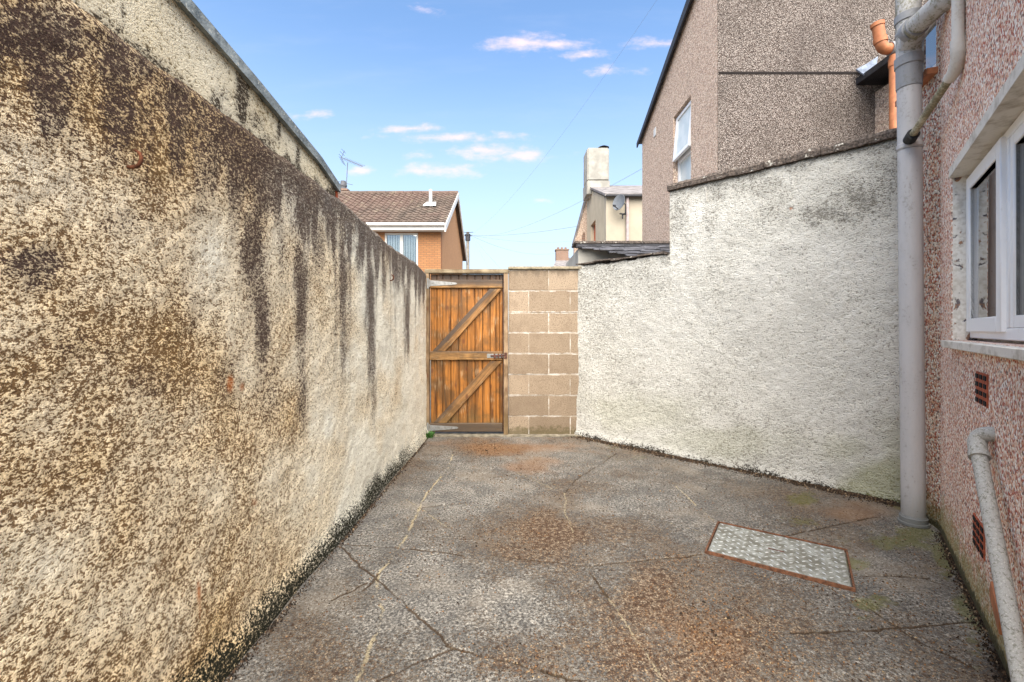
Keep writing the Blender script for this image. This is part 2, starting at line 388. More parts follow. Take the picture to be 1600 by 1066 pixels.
def block_fn(t):
    p = t.geo(); rnd = t.new('ShaderNodeNewGeometry').outputs['Random Per Island']
    n = t.noise(p, 85, 6, .85); n2 = t.noise(p, 8, 4, .6); z = t.sep(p)[2]
    v = t.voro(p, 160)
    c = t.mix(rnd, (.34,.265,.19), (.23,.175,.122))
    c = t.mix(t.math('MULTIPLY', t.smooth(n, .50, .38), .9), c, (.11,.075,.048))
    c = t.mix(t.math('MULTIPLY', t.smooth(n2, .45, .7), .45), c, (.18,.13,.09))
    c = t.mix(t.math('MULTIPLY', t.smooth(n, .6, .72), .5), c, (.40, .32, .23))
    zz = t.math('PINGPONG', t.math('SUBTRACT', z, g2(1004)-.002), .1112)
    bl = t.math('ADD', t.smooth(zz, .022, .002), t.math('MULTIPLY', t.math('SUBTRACT', t.noise(t.scale(p, 1, 1, 1.0), 9, 5, .7), .5), 2.4))
    c = t.mix(t.math('MULTIPLY', t.smooth(bl, .75, 1.15), .75), c, (.60,.57,.53))
    b = t.math('ADD', t.smooth(z, .20, .0), t.math('MULTIPLY', t.math('SUBTRACT', t.noise(p, 22, 4, .6), .5), 1.4))
    c = t.mix(t.math('MULTIPLY', t.smooth(b, .45, .9), .7), c, (.09, .075, .035))
    u = t.math('ADD', t.smooth(z, 1.55, 1.80), t.math('MULTIPLY', t.math('SUBTRACT', t.noise(t.scale(p, 1, 1, .3), 22, 4, .6), .5), 1.4))
    c = t.mix(t.math('MULTIPLY', t.smooth(u, .55, 1.0), .6), c, (.12, .095, .07))
    return c, t.bump(n, .006)
M_block = mat('tan_concrete_block', block_fn, .92, spec=.15)
def mortar_fn(t):
    p = t.geo(); n = t.noise(p, 10, 5, .7)
    c = t.mix(t.smooth(n, .46, .60), (.36,.30,.23), (.56,.53,.48))
    return c, t.bump(t.noise(p, 150, 3), .004)
M_mortar = mat('mortar_with_lime_bloom', mortar_fn, .95)
M_bcope = simple('block_coping', (.27,.23,.16), .9, 0, .35, 25, bump=.004)
def cope_fn(t):
    p = t.geo(); n = t.noise(p, 18, 5, .7); n2 = t.noise(p, 70, 3, .6)
    c = t.mix(t.smooth(n2, .35, .65), (.05,.04,.034), (.15,.12,.10))
    c = t.mix(t.smooth(n, .59, .65), c, (.52,.50,.44))
    return c, t.bump(t.math('ADD', n, t.math('MULTIPLY', n2, .4)), .012)
M_cope = mat('dark_lichened_coping', cope_fn, .95)
def lead_fn(t):
    p = t.geo(); n = t.noise(p, 14, 5, .7); n2 = t.noise(p, 60, 3, .6)
    c = t.mix(t.smooth(n, .35, .65), (.26,.29,.29), (.12,.14,.145)); c = t.mix(t.smooth(n2, .6, .7), c, (.45,.45,.40))
    return c, t.bump(n, .01)
M_lead = mat('grey_lead_edge', lead_fn, .7)
def pvc_fn(base, grime, amt):
    def fn(t):
        p = t.geo(); n = t.noise(t.scale(p, 1, 1, .3), 14, 5, .6); n2 = t.noise(p, 70, 4, .65); z = t.sep(p)[2]
        c = t.mix(t.math('MULTIPLY', t.smooth(n, .4, .7), .3), base, tuple(b*.72 for b in base))
        c = t.mix(t.math('MULTIPLY', t.smooth(t.math('MULTIPLY', t.math('ADD', n, n2), .5), .60-.2*amt, .66-.1*amt), .75), c, grime)
        c = t.mix(t.math('MULTIPLY', t.smooth(z, .25, .0), .6), c, (.10, .105, .09))
        sp = t.smooth(t.noise(p, 55, 2), .76, .80); c = t.mix(sp, c, (.12, .09, .07))
        return c, t.bump(n2, .0012 + .004*amt)
    return fn
M_pipe = mat('grey_pvc_pipe', pvc_fn((.42,.41,.41), (.28,.27,.25), .2), .45, spec=.4)
M_piped = mat('dark_grey_pvc', pvc_fn((.23,.235,.245), (.16,.16,.15), .3), .5, spec=.4)
M_pipem = mat('mossy_grey_pvc', pvc_fn((.44,.43,.42), (.12,.11,.035), .8), .6)
M_waste = mat('white_waste_pvc', pvc_fn((.56,.53,.48), (.42,.37,.30), .5), .5)
M_wastem = mat('algae_waste_pvc', pvc_fn((.46,.42,.31), (.13,.11,.05), 1.1), .8)
def lichen_fn(t):
    p = t.geo(); n = t.noise(p, 90, 5, .75); n2 = t.noise(p, 220, 3, .6)
    c = t.mix(t.smooth(n, .50, .64), (.36,.355,.33), (.17,.165,.13)); c = t.mix(t.smooth(n2, .56, .68), c, (.52,.51,.46))
    return c, t.bump(n, .002)
M_lich = mat('lichened_pvc', lichen_fn, .9)
M_black = simple('black_rubber', (.012,.012,.012), .6)
M_orange = simple('terracotta_pvc', (.40,.15,.065), .5, 0, .25, 12)
M_terra = simple('terracotta', (.42,.10,.045), .85, 0, .3, 40, bump=.003)
M_hole = simple('dark_void', (.015,.011,.01), .95)
def upvc_fn(t):
    p = t.geo(); n = t.noise(p, 30, 5, .7)
    c = t.mix(t.math('MULTIPLY', t.smooth(n, .6, .75), .45), (.80,.80,.80), (.42,.37,.30)); return c
M_upvc = mat('white_upvc', upvc_fn, .35, spec=.5)
def flake_fn(t):
    p = t.geo(); n = t.noise(t.scale(p, 1, 1, .7), 16, 5, .65, 1.2); n2 = t.noise(p, 5, 3)
    c = t.mix(t.smooth(t.noise(p, 60, 3), .4, .7), (.72,.69,.63), (.56,.52,.45))
    f = t.smooth(n, .585, .60); c = t.mix(f, c, t.mix(t.smooth(t.noise(p, 25, 2), .45, .55), (.13,.11,.12), (.36,.20,.12)))
    c = t.mix(t.math('MULTIPLY', t.smooth(n2, .5, .7), .3), c, (.45,.38,.28))
    return c, t.bump(t.math('SUBTRACT', 1, f), .004)
M_flake = mat('flaking_white_paint', flake_fn, .8)
def sillm_fn(t):
    p = t.geo(); n = t.noise(p, 12, 5, .65)
    return t.mix(t.smooth(n, .45, .7), (.66,.62,.55), (.40,.35,.28)), t.bump(t.noise(p, 90, 3), .002)
M_sill = mat('painted_stone', sillm_fn, .8)
def glass():
    m = bpy.data.materials.new('window_glass'); m.use_nodes = True; t = NT(m.node_tree)
    for n in list(t.n): t.n.remove(n)
    out = t.new('ShaderNodeOutputMaterial'); tr = t.new('ShaderNodeBsdfTransparent'); gl = t.new('ShaderNodeBsdfGlossy'); gl.inputs['Roughness'].default_value = .015
    tr.inputs[0].default_value = (.80, .84, .84, 1)
    fr = t.new('ShaderNodeFresnel'); fr.inputs[0].default_value = 1.6
    f = t.math('ADD', t.math('MULTIPLY', fr.outputs[0], 1.4), .12, clamp=True)
    mx = t.new('ShaderNodeMixShader'); t.put(mx.inputs[0], f); t.l.new(tr.outputs[0], mx.inputs[1]); t.l.new(gl.outputs[0], mx.inputs[2]); t.l.new(mx.outputs[0], out.inputs[0])
    return m
M_glass = glass()
def frosted(t):
    return t.mix(t.smooth(t.noise(t.geo(), 6, 3), .4, .6), (.50,.56,.56), (.60,.64,.63))
M_frost = mat('frosted_glass', frosted, .28, spec=.6)
M_net = simple('net_curtain', (.88,.89,.89), .9, 0, .06, 40)
M_dark = simple('dark_interior', (.05,.05,.055), .9)
def plate_fn(t):
    p = t.geo(); n = t.noise(p, 22, 5, .65); n2 = t.noise(p, 120, 3, .6)
    c = t.mix(t.smooth(n, .38, .62), (.36,.37,.34), (.17,.165,.135)); c = t.mix(t.math('MULTIPLY', t.smooth(n2, .5, .66), .5), c, (.17,.15,.11))
    return c, t.bump(n2, .0015), t.math('ADD', .35, t.math('MULTIPLY', n, .35))
M_plate = mat('galvanised_tread_plate', plate_fn, .45, .45)
M_tread = simple('worn_bright_tread', (.56,.57,.55), .4, .5, .2, 40)
def tile_fn(t):
    p = t.geo(); x, y, z = t.sep(p)
    rnd = t.new('ShaderNodeNewGeometry').outputs['Random Per Island']
    n = t.noise(p, 2.0, 5, .7); n2 = t.noise(p, .35, 3)
    c = t.mix(rnd, (.075,.057,.045), (.135,.10,.078)); c = t.mix(t.math('MULTIPLY', t.smooth(n2, .42, .6), .5), c, (.14,.085,.068))
    c = t.mix(t.math('MULTIPLY', t.smooth(n, .55, .7), .6), c, (.25,.215,.155)); return c
M_tile = mat('brown_roof_tile', tile_fn, .9)
def brick_fn(scale, c1, c2, mo):
    def fn(t):
        p = t.geo(); x, y, z = t.sep(p)
        b = t.new('ShaderNodeTexBrick'); t.put(b.inputs['Vector'], t.comb(t.math('ADD', x, y), z, 0))
        b.inputs['Scale'].default_value = scale; b.inputs['Mortar Size'].default_value = .012; b.inputs['Brick Width'].default_value = .225; b.inputs['Row Height'].default_value = .075
        t.put(b.inputs['Color1'], c1); t.put(b.inputs['Color2'], c2); t.put(b.inputs['Mortar'], mo)
        n = t.noise(p, 3, 4, .6); return t.mix(t.math('MULTIPLY', t.smooth(n, .4, .7), .25), b.outputs[0], tuple(c*.7 for c in c1))
    return fn
M_brick = mat('orange_brick', brick_fn(1, (.36,.17,.07), (.31,.14,.06), (.2,.11,.06)), .9)
M_brickg = mat('sunlit_orange_brick', brick_fn(1, (.50,.26,.12), (.45,.23,.105), (.38,.22,.12)), .9)  # orange brick brightened for the gable, sunlight put into its colour
M_brickd = mat('brown_brick', brick_fn(1, (.24,.13,.09), (.19,.11,.08), (.22,.18,.14)), .9)
M_wpaint = simple('white_paint', (.62,.61,.58), .5, 0, .08, 3)
M_cream = simple('cream_render_far', (.40,.35,.27), .9, 0, .07, 2)
M_cream_lit = simple('lit_cream_render', (.44,.38,.28), .9, 0, .10, 2)  # side wall copy of the cream render, its lit tone put into the colour
M_chim = simple('cream_chimney_render', (.32,.305,.27), .9, 0, .25, 2.5)
M_slate = simple('dark_slate', (.075,.075,.085), .6, 0, .5, 9, bump=.006)
M_slatefar = simple('grey_slate', (.18,.165,.16), .8, 0, .35, 4, bump=.01)
M_bitumen = simple('black_bitumen', (.022,.022,.026), .45, 0, .5, 10, bump=.006)
M_wire = simple('grey_cable', (.20,.20,.23), .6)
M_alu = simple('aluminium', (.10,.10,.11), .6, .0)
M_dish = simple('grey_dish', (.11,.12,.135), .6)
M_pole = simple('weathered_timber_pole', (.22,.20,.17), .9, 0, .25, 6)
M_verge = simple('dark_verge_board', (.035,.035,.04), .6)
M_leaf = mat('brown_litter', lambda t: t.ramp(t.new('ShaderNodeNewGeometry').outputs['Random Per Island'], [(0,(.03,.016,.008)),(.35,(.085,.042,.02)),(.6,(.19,.10,.045)),(.8,(.15,.085,.04)),(.96,(.26,.19,.11))], 'CONSTANT'), .9)
M_soil = mat('black_debris', lambda t: t.ramp(t.new('ShaderNodeNewGeometry').outputs['Random Per Island'], [(0,(.015,.01,.006)),(.5,(.05,.03,.018)),(.8,(.11,.07,.04)),(.95,(.30,.22,.14))], 'CONSTANT'), .95)
M_green = simple('green_weed', (.05,.13,.025), .7, 0, .4, 50)
M_strip = simple('pale_threshold_concrete', (.20,.175,.13), .9, 0, .45, 20, bump=.003)
M_lane = simple('lane_tarmac', (.10,.10,.10), .95, 0, .2, 3)

# ------------------------------------------------------------------ layout lines
LX0, LY0, LSL = -.944, 1.447, .012
def lx(Y): return LX0+LSL*(Y-LY0)
GY = 4.712
W0 = (.685, 4.72); W1 = (2.53, 2.86)                    # white wall
C0 = (2.378, 2.45)                                      # house corner
HD = np.array([-.755, -1.0])/math.hypot(.755, 1)        # along the house wall, towards the camera
HN = np.array([-HD[1]*-1, 0])                            # placeholder
HN = np.array([HD[1], -HD[0]])                           # out of the house (towards the yard)
if HN[0] > 0: HN = -HN
def hp(L, out, z): return Vector((C0[0]+HD[0]*L+HN[0]*out, C0[1]+HD[1]*L+HN[1]*out, z))
def hpx(px, out=0):   # distance along the house wall seen at photo column px
    k = (px-HX)/F; a = C0[0]+HN[0]*out; b = C0[1]+HN[1]*out
    return (k*b-a)/(HD[0]-k*HD[1])

# ------------------------------------------------------------------ ground
def geom(a, b, d0, g):
    L = [a]; d = d0
    while L[-1] < b: L.append(L[-1]+d); d *= g
    return L
gx = np.unique(np.concatenate([[-300,-60,-12,-3,-1.2], np.arange(-1.08, 2.75, .0065), [3.2,5,12,60,300]]))
gy = np.unique(np.concatenate([[-60,-8,-1,.4,.9,1.2], geom(1.28, 4.8, .0045, 1.0016), [5.2,7,15,60,200,800]]))
nu, nv = len(gx), len(gy)
X = np.repeat(gx, nv); Y = np.tile(gy, nu); Z = np.zeros_like(X)
inside = (X > -1.1) & (X < 2.76) & (Y > 1.2) & (Y < 4.85)
Z += inside*((fbm(X*2, Y*2)-.5)*.012+(fbm(X*14, Y*14, 3)-.5)*.004)
Z -= (~inside)*.004
P = np.stack([X, Y, Z], -1)
def z4(L): return [tuple(gnd(340+.3808*a, 660+.3808*b)[:2]) for a, b in L]
def z5(L): return [tuple(gnd(700+.3621*a, 680+.3621*b)[:2]) for a, b in L]
def z8(L): return [tuple(gnd(1060+.2871*a, 760+.2871*b)[:2]) for a, b in L]
pale = [z4([(965,130),(945,190),(905,235),(860,290),(830,345),(800,410),(775,470),(740,515),(700,580),(665,615),(650,655),(655,710),(680,770),(660,850),(630,920),(600,990),(575,1066),(560,1150)]),
        z4([(745,300),(825,350),(900,400),(960,440)]), z5([(725,80),(640,135),(550,190),(505,245),(505,330),(535,400),(545,480),(555,540),(600,565)]),
        z5([(615,600),(690,700),(780,830),(850,940),(925,1060),(960,1120)]), z5([(0,905),(170,960),(300,985),(420,1025),(580,1055)]),
        z5([(985,220),(1070,300),(1150,375)]), z5([(950,380),(1100,420)]), z5([(300,160),(450,230)]), z8([(0,10),(100,110),(200,190)]),
        z8([(940,590),(1040,660),(1190,765)]), z5([(600,565),(760,550),(900,535),(1090,515)])]
dark = [z4([(500,510),(650,640),(740,715),(850,820),(960,920)]), z4([(500,500),(620,505),(740,515),(920,530),(1000,545)]), z4([(960,930),(870,965),(660,1060),(600,1090)]),
        z4([(830,350),(920,340),(1020,330)]), z4([(610,655),(540,695),(470,730)]), z5([(600,565),(760,550),(900,535),(1090,515)]),
        z5([(600,565),(450,550),(300,535),(170,515)]), z5([(0,905),(170,960),(300,985),(420,1025),(580,1055)]), z5([(725,80),(640,135),(550,190),(505,245)]),
        z8([(560,270),(700,240),(850,210),(1000,180),(1100,165)]), z8([(1000,485),(1150,487),(1370,498)]), z8([(620,800),(900,785),(1050,780),(1200,765),(1463,745),(1600,735)]),
        z8([(1040,660),(1190,765),(1330,850),(1463,910),(1600,980)]), z5([(615,600),(690,700)]), z4([(665,615),(600,690)]), z8([(1340,500),(1520,560)])]
wx = X+(fbm(X*22, Y*22, 4)-.5)*.022; wy = Y+(fbm(X*22+50, Y*22, 4)-.5)*.022
pc = np.zeros_like(X); dc = np.zeros_like(X)
sel = inside
brk = fbm(X*9+3, Y*9, 3)
for L in pale:
    d = polydist(wx[sel], wy[sel], L); ww = .0035 if L is not pale[0] else .0075
    pc[sel] = np.maximum(pc[sel], sst(ww*1.9-d, 0, ww*1.6)*(.35+.65*sst(brk[sel], .3, .55)))
for L in dark:
    d = polydist(wx[sel], wy[sel], L)
    dc[sel] = np.maximum(dc[sel], sst(.0085-d, 0, .006)*(.6+.5*sst(brk[sel], .34, .5)))
P[:, 2] -= dc*.008+pc*.002
px, py = pix(P); nz = fbm(X*5, Y*5, 4)
lit = .40*np.ones_like(X)+(fbm(X*1.7+9, Y*1.7, 4)-.5)*1.3
lit += .55*blobs(px, py, [(1010,950,120,70,1),(1080,1010,160,80,1),(850,830,70,35,.9),(800,1040,110,50,.9),(760,700,70,16,.8),(830,860,60,20,.6),(1120,870,60,30,.5),(480,1000,60,60,.5),(1050,740,80,22,.5),(900,770,60,20,.4)], nz)
lit -= .65*blobs(px, py, [(680,930,90,60,1),(960,900,60,40,.6),(720,760,60,40,.8),(960,790,60,25,.7),(800,950,70,50,.6),(1380,870,70,30,.6),(1210,790,60,12,.4),(700,710,40,20,.8)], nz)
green = blobs(px, py, [(1430,835,55,18,1),(1340,880,60,16,.7),(1400,850,80,20,.8),(1350,945,40,16,.8),(1250,785,30,14,.8),(1440,790,60,30,.9),(1260,815,50,14,.6),(1480,870,30,40,.9),(1530,960,35,70,.8),(1000,715,60,10,.5),(1350,965,30,10,.7),(960,700,40,8,.5)], nz)
ochre = blobs(px, py, [(800,700,110,12,.8),(830,725,40,14,.7),(1080,990,80,40,.35),(1340,800,70,14,.7)], nz)
# dirt gathered along the foot of each wall
dl = X-lx(Y)
wd = np.array(W1)-np.array(W0); wl = np.linalg.norm(wd); wd /= wl; wn = np.array([-wd[1], wd[0]]);
if wn[1] > 0: wn = -wn
dw = (X-W0[0])*wn[0]+(Y-W0[1])*wn[1]; du = (X-W0[0])*wd[0]+(Y-W0[1])*wd[1]
dh = (X-C0[0])*HN[0]+(Y-C0[1])*HN[1]
edge = .8*np.maximum.reduce([sst(.035-dl+(nz-.5)*.05, -.01, .05), 1.15*sst(.125-dw+(nz-.5)*.16, -.01, .08)*(du > -.1), sst(.04-dh+(nz-.5)*.06, -.01, .05)])*inside
edge = np.maximum(edge, sst(GY+.0-Y, .05, .0)*0)
ground = link('ground', gridmesh('ground', P, nu, nv, attrs=dict(litter=np.clip(lit, 0, 1.2), green=green, ochre=ochre, pale_crack=pc, dark_crack=dc, edge=edge)), M_ground, smooth=True)
props(ground, kind='structure')
BM().box(-.95, .74, GY-.075, GY+.20, -.03, .012, .004).build('gate_threshold', M_strip, base=(0, GY, 0))
props(bpy.data.objects['gate_threshold'], kind='structure')
BM().quad((-30, GY+.25, .003), (30, GY+.25, .003), (30, 9, .003), (-30, 9, .003)).build('back_lane', M_lane, base=(0, 6, 0))
props(bpy.data.objects['back_lane'], kind='structure')

# ------------------------------------------------------------------ left wall
def ltop(u):
    Yv = u-.8
    return 1.765+.075*sst(-Yv, -3.6, -2.2)+(fbm(u*9, u*0+2, 4)-.5)*.022-.035*sst(Yv, 4.2, 4.7)
lus = np.array(geom(0, 1.2, .03, .985)[:40]); lus = lus[lus < 1.25]
Yn = [.45]
while Yn[-1] < 4.70: Yn.append(Yn[-1]+.0045*max(.8, Yn[-1])**.9)
Yn[-1] = 4.705
Us = np.concatenate([[0, .4, .8, 1.1], np.array(Yn)+.8])
def ldisp(U, Z, T):
    D = (fbm(U*1.5, Z*1.5, 3)-.5)*.03+(fbm(U*22, Z*22, 3)-.5)*.010
    D += -.03*sst(-Z, -.12, 0)                    # swollen foot
    return D+.02*sst(Z-T, -.03, .0)               # rounded top edge (positive = into the wall)
LST = [(56,50,95,62,1),(75,124,42,55,1),(82,176,34,46,.75),(180,97,34,60,.9),(187,180,38,66,.8),(176,240,24,34,.6),(225,97,30,26,.9),(277,150,26,60,.9),(277,215,14,50,.7),
       (315,187,14,50,.7),(360,205,30,50,1),(378,250,24,55,1),(50,410,48,28,.8),(55,440,30,20,.5),(195,350,40,25,.45),(190,340,30,24,.4),
       (400,270,28,52,1),(420,300,22,50,.9),(398,400,24,110,.9),(410,500,15,70,.95),(405,470,18,60,.8),(415,600,22,60,.35),
       (470,470,11,130,.9),(473,600,8,80,.6),(470,340,20,40,.9),(536,440,9,80,.85),(537,530,7,80,.6),(579,480,8,110,.95),(583,560,6,90,.6),
       (636,490,5,75,.85),(600,430,4,40,.7),(655,440,3,40,.8),(622,420,5,40,.7),(560,400,8,40,.7),(140,60,60,40,.5),(300,470,30,60,.25),(360,590,20,40,.3),(120,540,60,30,.3),(230,600,50,30,.25),(440,380,9,70,.5),(500,380,9,50,.6)]
def lattr(P, U, Z, T):
    px, py = pix(P); nz = fbm(U*14, Z*5, 4); nz2 = fbm(U*3, Z*3, 4)
    st = blobs(px, py, LST, nz*.55+nz2*.45)
    streak = fbm(U*16, Z*.8, 3)
    band = sst(T-Z, .34, .02)*.85
    depth = .11+.26*sst(streak, .35, .7)+.14*(fbm(U*2.2, Z*0, 3)-.3)
    band = sst(depth*.85-(T-Z), -.16, .14)*.95
    near = sst(U-.8, 1.0, 1.7)
    st = np.maximum(st, band*(.35+.65*near))
    st = np.maximum(st, .6*sst(streak, .60, .8)*sst(T-Z, 1.3, .2)*sst(U-.8, 1.6, 2.3))
    tone = .78-.78*sst(U-.8, 1.2, 3.0)+(nz2-.5)*1.25
    tone += .14*blobs(px, py, [(200,560,170,110,1),(120,720,130,60,.8),(330,560,60,120,.7),(420,620,40,60,.5)], nz2)-.45*blobs(px, py, [(450,760,70,60,.8),(330,400,50,110,1),(270,640,60,60,.4),(60,860,120,80,.4),(340,760,60,60,.5)], nz2)
    moss = sst(.10+.10*(fbm(U*6, Z*0+5, 3)-.5)-Z, -.09, .07)*(.5+.5*sst(U-.8, 4.4, 3.2))
    rust = blobs(px, py, [(311,928,3.5,20,1),(312,945,2.5,25,.5),(360,600,4,10,.8),(378,605,3,6,.7),(398,785,4,6,.5)], nz)
    return dict(stain=np.clip(st, 0, 1), tone=np.clip(tone, 0, 1), moss=moss, rust=rust)
p0 = (lx(-.8), -.8); p1 = (lx(4.705), 4.705)
me, _ = wallgrid('rendered_wall', p0, p1, (-1, .012), Us, 330, -.03, ltop, ldisp, lattr, .22)
# face must look towards +X
left = link('rendered_wall', me, M_left, smooth=True); rel(left, (lx(2)-.1, 2, 0))
props(left, 'long cream roughcast yard wall with black water streaks and mossy foot, left of the gate', 'wall')

# flat roofed outbuilding standing on the line of that wall
ob = thing('outbuilding', 'low cream outbuilding with lead roof edge rising above the streaked yard wall', 'outbuilding', (-2, 1, 0))
def utop(u):
    Yv = u-.8
    return np.interp(Yv, [-.8, 1.27, 1.67, 2.2, 2.42], [2.24, 2.095, 2.045, 1.965, 1.90])
Uu = np.concatenate([np.linspace(0, 1.2, 10), np.arange(1.22, 3.22, .012)])
def uattr(P, U, Z, T):
    px, py = pix(P); nz = fbm(U*14, Z*5, 4)
    st = blobs(px, py, [(377,150,11,50,.9),(436,205,4,40,.9),(465,245,4,25,.7),(400,190,16,18,.6),(340,150,22,10,.5),(192,25,2.5,30,.5),(420,220,20,12,.5),(520,300,12,10,.7)], nz)
    st = np.maximum(st, .75*sst(1.87+.03*(nz-.5)*4-Z, -.02, .03)); st = np.maximum(st, .5*sst(T-Z, .05, .0))
    return dict(stain=st, tone=np.clip(.25+(fbm(U*4, Z*4, 4)-.5)*1.2, 0, 1), moss=np.zeros(len(P)), rust=np.zeros(len(P)))
me, _ = wallgrid('wall', (lx(-.8)-.035, -.8), (lx(2.42)-.035, 2.42), (-1, .012), Uu, 24, 1.5, utop,
                 lambda U, Z, T: (fbm(U*6, Z*6, 3)-.5)*.008, uattr, .15)
link('wall', me, M_upper, ob, smooth=True)
b = BM()
Yc = [-.8, .4, 1.27, 1.67, 2.2, 2.44]
for a, c in zip(Yc[:-1], Yc[1:]):
    za, zc = float(utop(np.array([a+.8]))[0]), float(utop(np.array([c+.8]))[0])
    xa, xc = lx(a)-.035, lx(c)-.035
    b.prism([(xa+.022, a, za-.022), (xa+.022, a, za+.02), (xa-.10, a, za+.032), (xa-.10, a, za-.0)], (xc-xa, c-a-.002, zc-za))
b.build('roof_edge', M_lead, ob)
BM().prism([(-3.2, -.78, 2.22), (lx(-.8)-.139, -.78, 2.235), (lx(2.4)-.139, 2.40, 1.90), (-3.2, 2.40, 1.90)], (0, 0, .02)).build('roof', M_bitumen, ob)
BM().box(lx(2.42)-.165, lx(2.42)-.03, 2.422, 2.45, 1.7, 1.90, .008).build('end_board', M_terra, ob)

# rusty hooks in the left wall
def hook(pxy, Y, r, label):
    px_, py_ = pxy; c = at(px_, py_, Y); x = lx(Y)
    t = thing('wall_hook', label, 'hook', (x, c.y, c.z), 'rusty hooks in the streaked wall')
    pts = [(x-.02, c.y, c.z-r)]+[(x+.012+r*1.0*math.cos(a), c.y+.0, c.z+r*math.sin(a)) for a in np.linspace(-math.pi*.5, math.pi*.45, 12)]
    BM().tube(pts, [.0045]*(len(pts)-3)+[.004, .003, .002], 10).build('shank', M_rust, t, smooth=True)
    return t
hook((200, 248), .9614/((800-200)/F+.012), .021, 'curved rusty hook high on the near part of the streaked wall')
hook((608, 434), .9614/((800-608)/F+.012), .022, 'small rusty hook near the top of the streaked wall by the gate')

# ------------------------------------------------------------------ gate
def GX(p): return (p-HX)/F*GY
def GZ(p): return E-(p-HY)/F*GY
g1 = lambda x: GX(640+.2814*x); g2 = lambda y: GZ(400+.2814*y)
gate = thing('wooden_gate', 'orange brown ledged and braced board gate in its weathered timber frame', 'gate', (g1(320), GY, 0))
def weather_shade(o, fn):
    me = o.data; n = len(me.vertices); co = np.empty(n*3, np.float32); me.vertices.foreach_get('co', co); co = co.reshape(-1, 3)
    off = np.array(o.matrix_world.translation if not o.parent else (Vector(o.location)+Vector(o.parent.location)))
    a = me.attributes.new('weather_shade', 'FLOAT', 'POINT'); a.data.foreach_set('value', fn(co+off).astype(np.float32))
b = BM()      # boards, subdivided so that weathering can vary
xs = [115, 150, 183, 228, 272, 318, 362, 405, 447, 480, 500, 518]
for a, c in zip(xs[:-1], xs[1:]):
    x0, x1 = g1(a)+.0012, g1(c)-.0012; zz = np.linspace(g2(978), g2(100.5), 26); ys = GY+.018+random.uniform(-.0012, .0012)
    for i in range(1):
        ring = []
        for z in zz: ring.append([b.b.verts.new(v) for v in [(x0, ys+.006, z), (x0+.006, ys, z), ((x0+x1)/2, ys, z), (x1-.006, ys, z), (x1, ys+.006, z), (x1+.0022, ys+.018, z), (x0-.0015, ys+.018, z)]])
        for r0, r1 in zip(ring[:-1], ring[1:]):
            for k in range(7): b.b.faces.new((r0[k], r0[(k+1) % 7], r1[(k+1) % 7], r1[k]))
        b.b.faces.new(ring[0]); b.b.faces.new(ring[-1][::-1])
o = b.build('board_panel', M_board, gate)
zt, zm, zb = g2(180), g2(530), g2(928)
def wfn(co):
    z = co[:, 2]; x = co[:, 0]
    s = .95*sst(z, zt-.01, zt+.08)
    ed = np.min(np.abs(x[:, None]-np.array([g1(q) for q in xs])[None, :]), 1); s = np.maximum(s, .6*(ed < .0025))  # board edges darkened too, groove shade put into the colour
    s = np.maximum(s, .62*sst(z, .16, .03)); s = np.maximum(s, .5*sst(zt-z, .10, 0)*(z < zt)*fbm(x*40, z*2))
    s = np.maximum(s, .5*sst(zm-.08-z, .10, 0)*(z < zm-.07)*fbm(x*40, z*2)); return s
weather_shade(o, wfn)
def rail(y0, y1, name, w):
    b = BM(); xx = np.linspace(g1(113), g1(515), 22)
    z0, z1 = g2(y1), g2(y0)
    ring = [[b.b.verts.new(v) for v in [(x, GY-.010, z0+.004), (x, GY-.014, z0+.010), (x, GY-.014, z1-.008), (x, GY-.008, z1), (x, GY+.0175, z1), (x, GY+.0175, z0)]] for x in xx]
    for r0, r1 in zip(ring[:-1], ring[1:]):
        for k in range(6): b.b.faces.new((r0[k], r0[(k+1) % 6], r1[(k+1) % 6], r1[k]))
    b.b.faces.new(ring[0]); b.b.faces.new(ring[-1][::-1])
    o = b.build(name, M_rail, gate); weather_shade(o, w); return o
r = rail(133, 180, 'ledge', lambda co: .25+.6*sst(co[:, 2], g2(165), g2(140))+.3*fbm(co[:, 0]*9, co[:, 2]*30)); r['label'] = 'dark weathered top ledge'
rail(530, 580, 'ledge', lambda co: .6*sst(co[:, 2], g2(545), g2(533)))
r = rail(928, 978, 'ledge', lambda co: .55+.4*fbm(co[:, 0]*9, co[:, 2]*30)); r['label'] = 'blackened bottom ledge'
def brace(xa, xb, xc, xd, yb, yt, dk):
    b = BM(); A, B, C, D = Vector((g1(xa), 0, g2(yb))), Vector((g1(xb), 0, g2(yb))), Vector((g1(xd), 0, g2(yt))), Vector((g1(xc), 0, g2(yt)))
    n = 14; rows = []
    for i in range(n+1):
        k = i/n; p = A.lerp(D, k); q = B.lerp(C, k); row = []
        for j, (m_, yy) in enumerate([(0, GY-.008), (.06, GY-.012), (.3, GY-.012), (.6, GY-.012), (.94, GY-.012), (1, GY-.008), (1, GY+.0172), (0, GY+.0172)]):
            v = p.lerp(q, m_); row.append(b.b.verts.new((v.x, yy, v.z)))
        rows.append(row)
    for r0, r1 in zip(rows[:-1], rows[1:]):
        for k in range(8): b.b.faces.new((r0[k], r0[(k+1) % 8], r1[(k+1) % 8], r1[k]))
    b.b.faces.new(rows[0]); b.b.faces.new(rows[-1][::-1])
    o = b.build('brace', M_brace, gate)
    dirv = (D-A).normalized(); nrm = Vector((-dirv.z, 0, dirv.x)); wdt = abs((B-A).dot(nrm))
    weather_shade(o, lambda co: 1.15*dk*sst(((co[:, 0]-A.x)*nrm.x+(co[:, 2]-A.z)*nrm.z), -wdt*.75, -wdt*.15)*(.6+.8*fbm(co[:, 2]*6, co[:, 2]*0+3)))
    return o
brace(128, 200, 446, 514, 528, 183, .95); brace(133, 207, 448, 514, 926, 584, .55)
